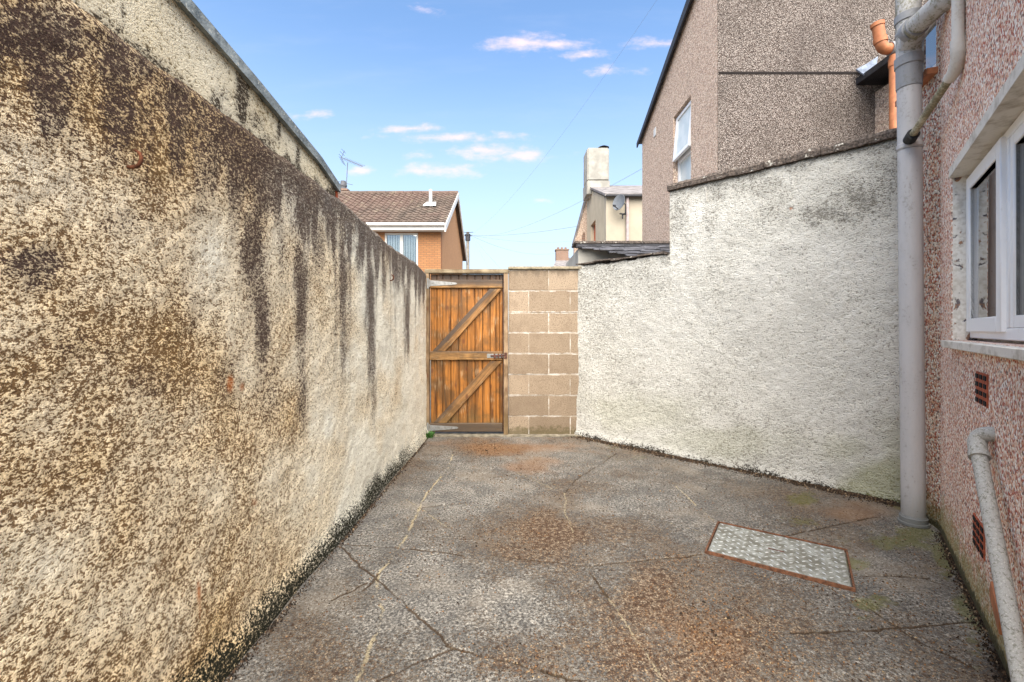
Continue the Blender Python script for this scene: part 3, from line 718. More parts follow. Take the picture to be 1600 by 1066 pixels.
for (x0, x1, nm) in ((88, 111, 'post'), (523, 547, 'post')):
    o = BM().box(g1(x0), g1(x1), GY-.035, GY+.045, 0.0, g2(98.5), .004).build(nm, M_post, gate); weather_shade(o, lambda co: .12+.0*co[:, 0])
o = BM().box(g1(86), g1(549), GY-.04, GY+.05, g2(98), g2(76), .005).build('head_beam', M_headwood, gate); weather_shade(o, lambda co: .12+.0*co[:, 0])
BM().box(g1(519), g1(522.7), GY+.005, GY+.04, .03, g2(100), 0).build('door_stop', M_rustd, gate)
def hinge(yt, yb, ym, xe, pl0, pl1):
    h = BM(); yf = GY-.0375
    h.box(g1(99), g1(110), yf-.004, yf+.002, g2(pl1), g2(pl0), .001)
    o = h.build('hinge', M_galv, gate)
    s = BM(); s.prism([(g1(113), GY-.0185, g2(yb)), (g1(125), GY-.0185, g2(yb)), (g1(xe-8), GY-.0185, g2(ym+6)), (g1(xe), GY-.0185, g2(ym)), (g1(xe-8), GY-.0185, g2(ym-5)), (g1(125), GY-.0185, g2(yt)), (g1(113), GY-.0185, g2(yt))], (0, .004, 0), .0008)
    s.tube([(g1(112), GY-.024, g2(yb+6)), (g1(112), GY-.024, g2(yt-6))], .007, 12)
    st_ = s.build('strap', M_galv, o)
    for x in (132, 165, 198, 235): BM().tube([(g1(x), GY-.0245, g2((yt+yb)/2)), (g1(x), GY-.0183, g2((yt+yb)/2))], .004, 8).build('bolt', M_rustd, o)
hinge(137, 168, 154, 266, 126, 184); hinge(938, 969, 952, 272, 922, 975)
bo = BM().box(g1(430), g1(520), GY-.019, GY-.0145, g2(566), g2(543), .001).build('sliding_bolt', M_galv, gate)
BM().tube([(g1(450), GY-.030, g2(554)), (g1(541), GY-.030, g2(551))], .007, 12).build('rod', M_rustd, bo, smooth=True)
b = BM()
for x in (468, 490, 508): b.box(g1(x), g1(x+8), GY-.040, GY-.0192, g2(566), g2(542), .002)
b.box(g1(526), g1(541), GY-.042, GY-.0362, g2(570), g2(536), .002); b.tube([(g1(478), GY-.03, g2(554)), (g1(478), GY-.055, g2(570))], .005, 8)
b.build('keeper', M_rustd, bo)

# ------------------------------------------------------------------ block wall
bw = thing('block_wall', 'short tan concrete block wall with whitish mortar joints between gate and white wall', 'wall', (g1(740), GY, 0))
BM().box(g1(549), .76, GY-.0025, GY+.20, -.02, g2(79), 0).build('mortar', M_mortar, bw)
b = BM(); rows = [78, 192, 317, 430, 545, 660, 775, 890, 1004]
for i in range(8):
    z1, z0 = g2(rows[i]+1.7), g2(rows[i+1]-1.7)
    js = [549, 772, 945] if i % 2 == 0 else [549, 662, 891, 945]
    for a, c in zip(js[:-1], js[1:]):
        dy = random.uniform(-.002, .002)
        b.box(g1(a)+(.0032 if a != 549 else 0), g1(c)-.0032, GY-.006+dy, GY+.1, max(z0, .005), z1, .003)
b.build('blocks', M_block, bw)
BM().box(g1(547), .74, GY-.030, GY+.22, g2(76), g2(60), .006).build('coping', M_bcope, bw)

# ------------------------------------------------------------------ white wall
Lw = wl; step = (Vector((1.397, 3.969))-Vector(W0)).length+.012
ww = thing('white_wall', 'tall white roughcast boundary wall with stepped top running to the grey soil pipe', 'wall', (1.6, 3.8, 0))
def wtop(u):
    lo = 1.815+(fbm(u*16, u*0+1, 4)-.5)*.05-.03*sst(-u, -.12, 0)-.02*sst(u, .9, .6)
    hi = 2.375+(fbm(u*12, u*0+1, 4)-.5)*.012
    return np.where(u < step, lo, hi)
Wus = np.unique(np.concatenate([np.arange(0, step-.001, .0085), [step-.0005, step+.0005], np.arange(step+.008, Lw, .0075), [Lw+.05]]))
def wdisp(U, Z, T):
    D = (fbm(U*1.5, Z*1.5, 3)-.5)*.035+(fbm(U*20, Z*20, 3)-.5)*.012-.012*sst(-Z, -.08, 0)
    return D+.012*sst(Z-T, -.02, 0)
def wattr(P, U, Z, T):
    px, py = pix(P); nz = fbm(U*9, Z*6, 4); nz2 = fbm(U*2.5, Z*2.5, 4)
    st = blobs(px, py, [(1300,335,60,14,.75),(1340,310,30,30,.75),(1270,350,30,14,.6),(1230,390,30,14,.4),(1105,330,16,50,.45),(1120,300,14,30,.5),(1060,340,24,60,.5),(1180,290,60,14,.5),(1370,260,26,40,.45),(940,480,34,60,.30),(985,470,34,70,.25),
        (1120,480,60,120,.18),(930,440,30,40,.4),(1010,440,40,40,.35),(1370,650,50,80,.12),(1330,330,60,50,.25),(1235,325,8,6,.8),(1075,360,5,4,.7)], nz)
    st = np.maximum(st, .55*sst(T-Z+(nz-.5)*.25, .10, .0)); st = np.maximum(st, .38*sst(nz2, .52, .72)*(.4+.6*sst(Z, .9, 1.6)))
    st = np.maximum(st, .3*sst(U, .45, .0)*nz*1.4)
    moss = sst(.02+.08*(fbm(U*7, Z*0+5, 3)-.5)-Z, -.06, .04)*.9
    gr = blobs(px, py, [(1385,745,60,45,.9),(1330,700,50,30,.45),(1400,690,40,60,.5),(1100,690,120,20,.35),(1000,650,80,30,.3)], nz2)
    return dict(stain=np.clip(st, 0, 1), tone=np.clip(.35+(nz2-.5)*1.1, 0, 1), moss=moss, rust=blobs(px, py, [(1236,326,3,3,1)], nz), green=gr)
me, _ = wallgrid('wall', W0, W1, tuple(-wn), Wus, 300, -.03, wtop, wdisp, wattr, .22)
me.flip_normals()
link('wall', me, M_white, ww, smooth=True)
b = BM(); u = step-.015
while u < Lw:      # irregular dark coping stones, butted
    l = random.uniform(.30, .45); l = min(l, Lw-u); 
    z = 2.384+random.uniform(-.003, .003); th = random.uniform(.042, .05)
    a = Vector((W0[0]+wd[0]*u, W0[1]+wd[1]*u, 0)); c = Vector((W0[0]+wd[0]*(u+l-.004), W0[1]+wd[1]*(u+l-.004), 0)); n_ = Vector((wn[0], wn[1], 0))
    n = 12
    prev = None
    for i in range(n+1):
        p = a.lerp(c, i/n); j = random.uniform(-.006, .006); k2 = random.uniform(-.005, .005)
        row = [b.b.verts.new(v) for v in [p+n_*(.030+j)+Vector((0,0,z-.012+k2)), p+n_*(.036+j)+Vector((0,0,z+th*.5)), p+n_*(.026+j)+Vector((0,0,z+th+k2)), p-n_*.25+Vector((0,0,z+th)), p-n_*.25+Vector((0,0,z-.01))]]
        if prev:
            for k in range(5): b.b.faces.new((prev[k], prev[(k+1) % 5], row[(k+1) % 5], row[k]))
        else: b.b.faces.new(row)
        prev = row
    b.b.faces.new(prev[::-1]); u += l
b.build('coping', M_cope, ww)
b = BM(); u = .0                    # thin broken slates bedded on the low part
while u < step-.03:
    l = random.uniform(.09, .2); l = min(l, step-.012-u)
    a = Vector((W0[0]+wd[0]*u, W0[1]+wd[1]*u, 0)); c = a+Vector((wd[0], wd[1], 0))*(l-.004); n_ = Vector((wn[0], wn[1], 0)); zz = 1.815+random.uniform(-.006, .01)-.02*max(0, (u-.6))
    b.prism([a+n_*random.uniform(.004, .018)+Vector((0,0,zz)), c+n_*random.uniform(.004, .018)+Vector((0,0,zz)), c-n_*.24+Vector((0,0,zz+.006)), a-n_*.24+Vector((0,0,zz+.006))], (0, 0, random.uniform(.010, .02)))
    u += l
b.build('bedding_slates', M_cope, ww)
# two bits of old bracket and a cracked plug mark
c = Vector((W0[0]+wd[0]*(step+.32), W0[1]+wd[1]*(step+.32), 2.33))+Vector((wn[0], wn[1], 0))*.012
BM().tube([c, c+Vector((.01, -.002, -.12))], .0035, 8).build('cable_stub', M_waste, ww)

# ------------------------------------------------------------------ slate roofed shed behind the low part
shY = 5.35
shed = thing('shed', 'low shed with black slate roof edge just beyond the white wall', 'shed', (1.6, 5.5, 0))
xl, xr = at(901, 380, shY).x, 3.4
BM().box(xl+.02, xr, shY, shY+1.2, 0, E+(HY-388)/F*shY, .003).build('wall', M_chim, shed)
zt_ = E+(HY-382)/F*shY
b = BM()
x = xl-.03
while x < xr:
    l = random.uniform(.3, .5); b.box(x, min(x+l-.006, xr), shY-.06, shY+.25, zt_, zt_+.032+random.uniform(-.002, .002), .006); x += l
b.build('ridge_tiles', M_cope, shed)
b = BM()
for k in range(9):      # overlapping ragged courses falling towards the yard
    x = xl+[0, .05, .18, .24, .34, .42, .5, .62, .74][k]; y0 = shY-.06-.055*k; z0 = zt_-.008-.027*k
    while x < xr-.1:
        l = random.uniform(.14, .30); dz = random.uniform(-.008, .008)
        b.prism([(x, y0+random.uniform(-.015, .015), z0-.028+dz), (x+l-.004, y0+random.uniform(-.015, .015), z0-.028+dz+random.uniform(-.004, .004)), (x+l-.004, y0+.17, z0+.02+dz), (x, y0+.17, z0+.02+dz)], (0, 0, random.uniform(.007, .014))); x += l
b.build('slates', M_slate, shed)
BM().box(xl-.01, xr-.2, shY-.055, shY-.002, zt_-.05, zt_-.002, .004).build('bitumen_flashing', M_bitumen, shed)

# ------------------------------------------------------------------ brown pebbledashed building
nb = thing('pebbledashed_house', 'tall brown pebbledashed building with sloping roof edge beyond the white wall', 'building', (4, 7, 0))
YB = 5.8; XB = (1107-HX)/F*YB
def nbY(px): return XB/((px-HX)/F)
YF = nbY(1003.5)
zF = E+(HY-218)/F*YF; Y0_ = nbY(1083); z0_ = E+HY/F*Y0_; sl = (z0_-zF)/(YF-Y0_)
zC = zF+sl*(YF-YB)
wy0, wy1 = nbY(1079.5), nbY(1052)     # window opening in the left face
wz0 = 2.3; wz1 = E+(HY-148)/F*wy0
b = BM()   # left face with a window hole, wall 0.25 thick
def lf(y0, y1, z0, z1f): b.prism([(XB, y0, z0), (XB, y1, z0), (XB, y1, z1f(y1)), (XB, y0, z1f(y0))], (.25, 0, 0))
rt = lambda y: zF+sl*(YF-y)
lf(YB-.25, wy0, 0, rt); lf(wy1, YF, 0, rt); lf(wy0, wy1, 0, lambda y: wz0); lf(wy0, wy1, wz1, rt)
o = b.build('side_wall', M_brown_pale, nb)
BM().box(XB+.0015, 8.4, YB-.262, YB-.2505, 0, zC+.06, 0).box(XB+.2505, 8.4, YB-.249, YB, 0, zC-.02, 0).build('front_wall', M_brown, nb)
BM().box(XB+.26, 8.0, YF-.25, YF, 0, zF, 0).build('rear_wall', M_brown, nb)
b = BM().prism([(XB-.05, YB-.26, zC+sl*.26-.0), (XB-.05, YF+.12, zF-sl*.12), (XB-.05, YF+.12, zF-sl*.12+.05), (XB-.05, YB-.26, zC+sl*.26+.05)], (5.6, 0, 0)); b.build('roof', M_slate, nb)
BM().prism([(XB-.075, YB-.28, zC+sl*.28-.10), (XB-.075, YF+.14, zF-sl*.14-.055), (XB-.075, YF+.14, zF-sl*.14+.035), (XB-.075, YB-.28, zC+sl*.28+.07)], (.024, 0, 0)).build('verge_board', M_verge, nb)
BM().box(XB+.01, at(1352,115,YB-.25).x, YB-.268, YB-.263, E+(HY-117)/F*(YB-.25), E+(HY-113.2)/F*(YB-.25), .002).build('drip_line', M_hole, nb)
# window in the side wall
wf = BM(); xw = XB+.07
def frame(b, x, y0, y1, z0, z1, w_, d):
    b.box(x, x+d, y0, y0+w_, z0, z1); b.box(x, x+d, y1-w_, y1, z0, z1); b.box(x, x+d, y0+w_, y1-w_, z0, z0+w_); b.box(x, x+d, y0+w_, y1-w_, z1-w_, z1)
frame(wf, xw, wy0+.005, wy1-.005, wz0, wz1-.01, .05, .06)
zmid = E+(HY-225)/F*wy0
wf.box(xw-.003, xw+.063, wy0+.052, wy1-.052, zmid-.04, zmid+.03)
wn_ = wf.build('window', M_upvc, nb)
BM().box(xw+.03, xw+.036, wy0+.05, wy1-.05, wz0+.05, wz1-.05).build('pane', M_frost, wn_)
BM().box(xw+.12, xw+.125, wy0+.02, wy1-.02, wz0+.02, wz1-.02).build('curtain', M_net, wn_)
# top hung sash standing open
sb = BM(); sw, sh = wy1-wy0-.06, wz1-zmid-.02
frame(sb, -.02, -sw/2, sw/2, -sh, 0, .05, .045)
Mo = Matrix.Translation((xw-.012, (wy0+wy1)/2, wz1-.03)) @ Matrix.Rotation(math.radians(5), 4, 'Y')
bmesh.ops.transform(sb.b, matrix=Mo, verts=sb.b.verts); so = sb.build('opening_sash', M_upvc, wn_)
pb = BM().box(0, .006, -sw/2+.05, sw/2-.05, -sh+.05, -.05); bmesh.ops.transform(pb.b, matrix=Mo, verts=pb.b.verts); pb.build('sash_pane', M_frost, wn_)
BM().box(XB-.03, XB+.11, wy0-.03, wy1+.03, wz0-.07, wz0-.001, .004).build('window_sill', M_sill, nb)
# soft dark lining of the reveal
BM().box(XB-.012, XB-.002, nbY(1025.5), nbY(1022), E+(HY-213)/F*nbY(1024), E+(HY-200)/F*nbY(1024), .003).build('wall_vent', M_wpaint, nb)
# rear extension coming towards the yard, seen almost edge on
ex = thing('rear_extension', 'small rear extension with black eave and open window, beside the soil pipe top', 'extension', (5.2, 5, 0))
XE = at(1366, 200, YB-.25).x; YE0 = 4.45
def exY(px): return XE/((px-HX)/F)
ey1, ey0 = exY(1374), exY(1420)
BM().box(XE, XE+.2, ey1, YB-.253, 0, 4.1, 0).box(XE, XE+.2, YE0, ey1, 0, 2.35, 0).box(XE, XE+.2, YE0, ey1, 3.55, 4.1, 0).box(XE, XE+.2, YE0, ey0-.0, 2.35, 3.55, 0).build('wall', M_brown_pale, ex)
zE = E+(HY-128)/F*(YB-.3)
BM().box(XE-.24, XE+1.6, YE0-.1, YB-.255, zE-.02, zE+.06, .004).build('eave', M_bitumen, ex)
b = BM()
b.prism([at(1338, 108, YB-.35), at(1352, 101, YB-.32), at(1372, 88, YB-.3), at(1368, 112, YB-.4), at(1356, 121, YB-.42), at(1350, 116, YB-.4)], (0, .02, 0)).build('lead_flashing', simple('blue_grey_lead', (.24,.28,.36), .5, .2, .3, 14, bump=.02), ex)
b = BM(); frame(b, XE+.05, ey0+.01, ey1-.01, 2.35, 3.54, .06, .06); b.box(XE+.047, XE+.113, (ey0+ey1)/2-.03, (ey0+ey1)/2+.03, 2.41, 3.48); wv = b.build('window', M_upvc, ex)
BM().box(XE+.08, XE+.086, ey0+.06, ey1-.06, 2.40, 3.49).build('pane', M_glass, wv); BM().box(XE+.16, XE+.17, ey0+.02, ey1-.02, 2.36, 3.54).build('dark_room', M_dark, wv)
sb = BM(); frame(sb, -.02, -.30, .30, -.62, 0, .045, .045); Mo = Matrix.Translation((XE+.03, (ey0+ey1)/2+.12, 3.53)) @ Matrix.Rotation(math.radians(30), 4, 'Y')
bmesh.ops.transform(sb.b, matrix=Mo, verts=sb.b.verts); sb.build('opening_sash', M_upvc, wv)
# terracotta pipes on the extension
YO = 4.9
op = thing('orange_pipe', 'vertical terracotta coloured drain pipe behind the grey soil pipe', 'pipe', at(1396, 300, YO))
b = BM(); b.tube([at(1397, 87, YO), at(1397, 480, YO)], .045, 16).build('pipe', M_orange, op, smooth=True, auto=True)
BM().tube([at(1397, 92, YO), at(1397, 104, YO)], .053, 16).build('collar', M_orange, op, smooth=True, auto=True)
ov = thing('orange_vent_pipe', 'short upturned terracotta vent pipe elbow beside the top of the grey soil pipe', 'vent pipe', at(1385, 80, YO))
R = .056; A_ = at(1371, 38, YO); B_ = at(1376, 66, YO); Cn = at(1379, 80, YO); D_ = at(1391, 76, YO)
BM().tube([A_, B_]+arc(B_, Cn, D_, 8)[1:], R, 20).build('pipe', M_orange, ov, smooth=True, auto=True)
BM().tube([at(1375, 60, YO), at(1376.3, 67, YO)], R+.009, 20).build('collar', M_orange, ov, smooth=True, auto=True)
BM().tube([at(1370.6, 36.5, YO), at(1371.4, 42, YO)], R+.009, 20).build('collar', M_orange, ov, smooth=True, auto=True)
BM().tube([at(1390, 76.5, YO), at(1408, 74, YO)], R+.012, 20).build('grey_coupling', M_piped, ov, smooth=True, auto=True)

# ------------------------------------------------------------------ our house: pink pebbledash
hs = thing('house', 'pink pebbledashed house wall with white window on the right of the yard', 'house', (C0[0], C0[1], 0))
HT = 3.05; HLEN = 1.95  # unseen near end cut short to let the sun in
wl0, wl1 = hpx(1487), 1.80; wz_0, wz_1 = 1.070, 1.918
b = BM(); Hd = Vector((HD[0], HD[1], 0)); Hin = Vector((-HN[0], -HN[1], 0))
HTf = lambda l: 3.05-.36*l  # unseen wall top lowered towards the camera so sunlight reaches the yard
def seg(l0, l1, z0, z1, th=.24):
    za, zb_ = (HTf(l0), HTf(l1)) if z1 == HT else (z1, z1)
    b.prism([hp(l0, 0, z0), hp(l1, 0, z0), hp(l1, 0, zb_), hp(l0, 0, za)], Hin*th)
seg(.0, wl0, -.02, HT); seg(wl1, HLEN, -.02, HT); seg(wl0, wl1, -.02, wz_0); seg(wl0, wl1, wz_1, HT)
b.build('front_wall', M_pink, hs)
# return wall towards the white wall, with a small upper window
r0 = Vector((C0[0]-.0, C0[1], 0)); r1 = Vector((2.56, 2.93, 0)); rd = (r1-r0).normalized(); rn = Vector((rd.y, -rd.x, 0))
if rn.x < 0: rn = -rn
b = BM(); RL = (r1-r0).length
def rseg(l0, l1, z0, z1): b.prism([r0+rd*l0+Vector((0,0,z0)), r0+rd*l1+Vector((0,0,z0)), r0+rd*l1+Vector((0,0,z1)), r0+rd*l0+Vector((0,0,z1))], rn*.2)
ow0, ow1, oz0 = .045, .40, 2.60
rseg(.002, RL, -.02, oz0); rseg(.002, ow0, oz0, HT); rseg(ow1, RL, oz0, HT); rseg(ow0, ow1, 3.0, HT)
b.build('side_wall', M_pink_side, hs)
def rp(l, d, z): v = r0+rd*l+rn*d; return Vector((v.x, v.y, z))
b = BM()
for (a, c, z0, z1) in ((ow0+.004, ow0+.05, oz0+.012, 2.985), (ow1-.05, ow1-.004, oz0+.012, 2.985), (ow0+.0505, ow1-.0505, oz0+.012, oz0+.06), (ow0+.0505, ow1-.0505, 2.93, 2.985)):
    b.prism([rp(a, .03, z0), rp(c, .03, z0), rp(c, .03, z1), rp(a, .03, z1)], rn*.05)
uw = b.build('upper_window', M_upvc, hs)
BM().prism([rp(ow0+.05, .05, oz0+.06), rp(ow1-.05, .05, oz0+.06), rp(ow1-.05, .05, 2.93), rp(ow0+.05, .05, 2.93)], rn*.005).build('pane', M_glass, uw)
BM().prism([rp(ow0+.02, .12, oz0+.02), rp(ow1-.02, .12, oz0+.02), rp(ow1-.02, .12, 2.98), rp(ow0+.02, .12, 2.98)], rn*.005).build('dark_room', M_dark, uw)
BM().prism([rp(ow0-.02, -.05, oz0-.035), rp(ow1+.02, -.05, oz0-.035), rp(ow1+.02, -.05, oz0-.002), rp(ow0-.02, -.05, oz0-.002)], rn*.10).build('tile_sill', M_orange, hs)
# roof slab out of frame and plain inner walls, so that the house is a closed volume
BM().prism([hp(-.02, .05, HTf(-.02)+.004), hp(HLEN+.1, .05, HTf(HLEN+.1)+.004), hp(HLEN+.1, -3.0, HTf(HLEN+.1)+.004), hp(-.02, -3.0, HTf(-.02)+.004)], (0, 0, .08)).build('eave', M_bitumen, hs)
b = BM(); b.prism([hp(HLEN-.02, -.245, 0), hp(HLEN-.02, -2.8, 0), hp(HLEN-.02, -2.8, HTf(HLEN)-.01), hp(HLEN-.02, -.245, HTf(HLEN)-.01)], -Hd*.2); b.build('end_wall', M_pink_side, hs); b = BM()
b.prism([Vector((2.80, 2.93, 0)), Vector((5.0, 3.6, 0)), Vector((5.0, 3.6, HT-.01)), Vector((2.80, 2.93, HT-.01))], (.05, -.2, 0))
b.build('rear_wall', M_pink_side, hs)
# window
INS = .062
def jamb(l, dl, z0, z1, o0=-.0015, o1=-.09): pass
b = BM()
b.prism([hp(wl0-.0, -.003, wz_0+.001), hp(wl0+.006, -.003, wz_0+.001), hp(wl0+.006, -.003, wz_1-.001), hp(wl0-.0, -.003, wz_1-.001)], Hin*.11)
b.build('window_reveal', M_flake, hs)
b = BM(); b.prism([hp(wl0+.007, .012, wz_1-.045), hp(wl1, .012, wz_1-.045), hp(wl1, .012, wz_1-.001), hp(wl0+.007, .012, wz_1-.001)], Hin*.10).build('window_lintel', M_sill, hs)
def bar(b, l0, l1, z0, z1, o, d): b.prism([hp(l0, o, z0), hp(l1, o, z0), hp(l1, o, z1), hp(l0, o, z1)], Hin*d, .003)
f0 = wl0+.008; zb0, zt0 = wz_0+.012, wz_1-.047
lm0, lm1 = hpx(1572, -INS), hpx(1589, -INS); le = wl1-.004
b = BM()
bar(b, f0, le, zb0, zb0+.045, -INS, .06); bar(b, f0, le, zt0-.035, zt0, -INS, .06); bar(b, f0, f0+.035, zb0+.046, zt0-.036, -INS, .06)
bar(b, lm0-.01, lm0+.035, zb0+.046, zt0-.036, -INS, .06); bar(b, le-.04, le, zb0+.046, zt0-.036, -INS, .06)
win = b.build('window', M_upvc, hs, smooth=True, auto=True)
def sash(l0, l1, z0, z1, w_, o, nm):
    b = BM(); bar(b, l0, l0+w_, z0, z1, o, .05); bar(b, l1-w_, l1, z0, z1, o, .05); bar(b, l0+w_+.0005, l1-w_-.0005, z0, z0+w_, o, .05); bar(b, l0+w_+.0005, l1-w_-.0005, z1-w_, z1, o, .05)
    b.build(nm, M_upvc, win, smooth=True, auto=True)
    g = BM(); i = w_-.004
    for (a, c, za, zc) in ((l0+i, l0+i+.004, z0+i, z1-i), (l1-i-.004, l1-i, z0+i, z1-i), (l0+i+.0045, l1-i-.0045, z0+i, z0+i+.004), (l0+i+.0045, l1-i-.0045, z1-i-.004, z1-i)):
        g.prism([hp(a, o-.006, za), hp(c, o-.006, za), hp(c, o-.006, zc), hp(a, o-.006, zc)], Hin*.02)
    g.build('gasket', M_black, win)
    BM().prism([hp(l0+i, o-.016, z0+i), hp(l1-i, o-.016, z0+i), hp(l1-i, o-.016, z1-i), hp(l0+i, o-.016, z1-i)], Hin*.004).build('pane', M_glass, win)
sash(f0+.022, lm0+.004, zb0+.03, zt0-.02, .062, -INS+.016, 'opening_sash')
sash(lm0+.040, le-.03, zb0+.046, zt0-.036, .045, -INS-.002, 'fixed_light')
# net curtain with folds and dark room behind
n = 160; vs = []; 
b = BM(); prev = None
for i in range(n+1):
    l = f0+(le-f0)*i/n; o_ = -.115+.008*math.sin(i*.9)+.006*math.sin(i*.37)
    row = [b.b.verts.new(hp(l, o_, z)) for z in (zb0-.05, zt0+.05)]
    if prev: b.b.faces.new((prev[0], row[0], row[1], prev[1]))
    prev = row
b.build('net_curtain', M_net, hs, smooth=True)
b = BM(); bar(b, hpx(1474, .03), wl1+.03, wz_0-.035, wz_0-.001, .038, .15)
b.build('window_sill', M_sill, hs, smooth=True, auto=True)
# air bricks
def airbrick(lc, zc, w_, h_, label, shear=0, rows=4, cols=3):
    par = BM(); bar(par, lc-w_/2, lc+w_/2, zc-h_/2, zc+h_/2, .004, .03)
    o = par.build('air_brick', M_terra, hs); 
    if label: o['label'] = label
    hb = BM(); cw = w_/cols; rh = h_/rows
    for i in range(cols):
        for j in range(rows):
            l0 = lc-w_/2+cw*i+cw*.17; z0 = zc-h_/2+rh*j+rh*.2
            hb.prism([hp(l0, .0065, z0), hp(l0+cw*.66, .0065, z0), hp(l0+cw*.66, .0065, z0+rh*.55), hp(l0, .0065, z0+rh*.55)], Hin*.004)
    hb.build('slots', M_hole, o)
airbrick(.5*(hpx(1526)+hpx(1545)), .893, .185, .125, 'upper terracotta air brick under the window')
airbrick(.5*(hpx(1522)+hpx(1540)), .310, .185, .125, 'lower terracotta air brick beside the lichened pipe')
b = BM(); l_ = hpx(1560); b.prism([hp(l_-.06, .012, .17), hp(l_+.07, .012, .10), hp(l_+.075, .012, .16), hp(l_-.04, .012, .235)], Hin*.03, .003); b.build('broken_tile', M_orange, hs)

# ------------------------------------------------------------------ grey soil pipe
PX, PY = 2.318, 2.55
def sp(z): return Vector((PX-.030*z/3.0*1.0, PY+.0*z, z))
def spz(py): return E+(HY-py)/F*PY
soil = thing('soil_pipe', 'thick grey plastic soil pipe standing in the corner by the pink wall', 'pipe', (PX, PY, 0))
BM().tube([sp(z) for z in np.linspace(.0, spz(235), 20)], .055, 40).build('lower_pipe', M_pipe, soil, smooth=True, auto=True)
BM().tube([sp(z) for z in np.linspace(spz(234), spz(139), 8)], .0553, 40).build('middle_pipe', M_pipe, soil, smooth=True, auto=True)
BM().tube([sp(z) for z in (0.005, .018, .019, .045, .046, .055)], [.070, .070, .064, .064, .060, .057], 40).build('base_collar', M_piped, soil, smooth=True, auto=True)
BM().tube([sp(spz(y)) for y in (139, 138, 105, 104, 90, 89)], [.056, .0595, .0595, .0655, .0655, .057], 40).build('coupling', M_piped, soil, smooth=True, auto=True)
BM().tube([sp(z) for z in (spz(90), spz(62), spz(20), spz(-70))], .0575, 40).build('branch_body', M_pipem, soil, smooth=True, auto=True)
BM().tube([sp(spz(y)) for y in (36, 35, 24, 23)], [.0580, .0635, .0635, .0580], 40).build('collar', M_piped, soil, smooth=True, auto=True)
BM().tube([sp(spz(y)) for y in (56, 55, 50, 49)], [.058, .061, .061, .058], 40).build('collar', M_piped, soil, smooth=True, auto=True)
BM().tube([sp(spz(y)) for y in (233, 232, 226, 225)], [.0555, .0595, .0595, .0555], 40).build('clip', M_pipe, soil, smooth=True, auto=True)
# branch arm rising to the right
a0 = sp(spz(78)); a1 = at(1430, 42, 2.44); a2 = at(1466, 8, 2.28); a3 = at(1530, -22, 2.13)
BM().tube([a0, a1]+[a1.lerp(a2, .5), a2]+arc(a2, at(1485, -10, 2.2), a3, 6)[1:], .052, 32).build('branch_arm', M_pipem, soil, smooth=True, auto=True)
dd = (a2-a1).normalized()
BM().tube([a1-dd*.045, a1-dd*.044, a1-dd*.012, a1-dd*.011], [.053, .060, .060, .053], 32).build('branch_collar', M_piped, soil, smooth=True, auto=True)
BM().tube([a1+dd*.01, a1+dd*.011, a1+dd*.02, a1+dd*.021], [.053, .0585, .0585, .053], 32).build('branch_collar', M_piped, soil, smooth=True, auto=True)
# upper side branch waste pipe
wp = thing('waste_pipe', 'thin white waste pipe bending down the pink wall into the grey soil pipe', 'pipe', hp(.4, .06, 2.4))
def wq(px_, py_, Y): return at(px_, py_, Y)
v0 = wq(1497, -120, 1.96); v1 = wq(1497, 78, 1.96); vc = wq(1500, 103, 1.97); v2 = wq(1483, 124, 2.04); e_ = wq(1424, 214, 2.475)
BM().tube([v0, v1], .0215, 24).build('upper_pipe', M_waste, wp, smooth=True, auto=True)
BM().tube([v1+Vector((0, 0, .045))]+arc(v1+Vector((0, 0, .0)), vc, v2, 10), [.0262]*8+[.025]*3+[.0245], 24).build('elbow', M_waste, wp, smooth=True, auto=True)
BM().tube([v2, v2.lerp(e_, .5), e_], .0175, 24).build('lower_pipe', M_wastem, wp, smooth=True, auto=True)
d_ = (e_-v2).normalized()
BM().tube([e_-d_*.035, e_-d_*.034, e_+d_*.03], [.022, .030, .030], 24).build('rubber_boss', M_black, wp, smooth=True, auto=True)

# lichened waste pipe at the foot of the house
lp = thing('lichened_drain_pipe', 'pale lichened waste pipe slanting down the pink wall under the window', 'pipe', hp(1.0, .05, .4))
q0 = at(1527, 700, 1.70); 
La, Lb = hpx(1528, .04), hpx(1596, .04)
q0 = hp(La, .04, E-(702-HY)/F*hp(La, .04, 0).y); q1 = hp(Lb, .04, E-(1060-HY)/F*hp(Lb, .04, 0).y)
q1 = q0+(q1-q0)*1.1
qd = (q1-q0).normalized(); qc = q0-qd*.045; qw = hp(La-.012, -.02, qc.z+.026)
BM().tube([q0, q1], .0215, 28).build('pipe', M_lich, lp, smooth=True, auto=True)
BM().tube([q0+qd*.03, q0+qd*.012, q0+qd*.011]+arc(q0, qc-qd*.02, hp(La-.010, .012, qc.z+.024), 8)+[qw], [.0285, .0285, .0262]+[.0262]*10, 28).build('elbow', M_lich, lp, smooth=True, auto=True)
bb = BM()
for k in (.55,):
    p = q0.lerp(q1, k)
BM().tube([q0+qd*.035, q0+qd*.0349+Vector((0,0,0)), q0+qd*.024], [.0240, .0295, .0295], 28).build('collar', M_lich, lp, smooth=True, auto=True)

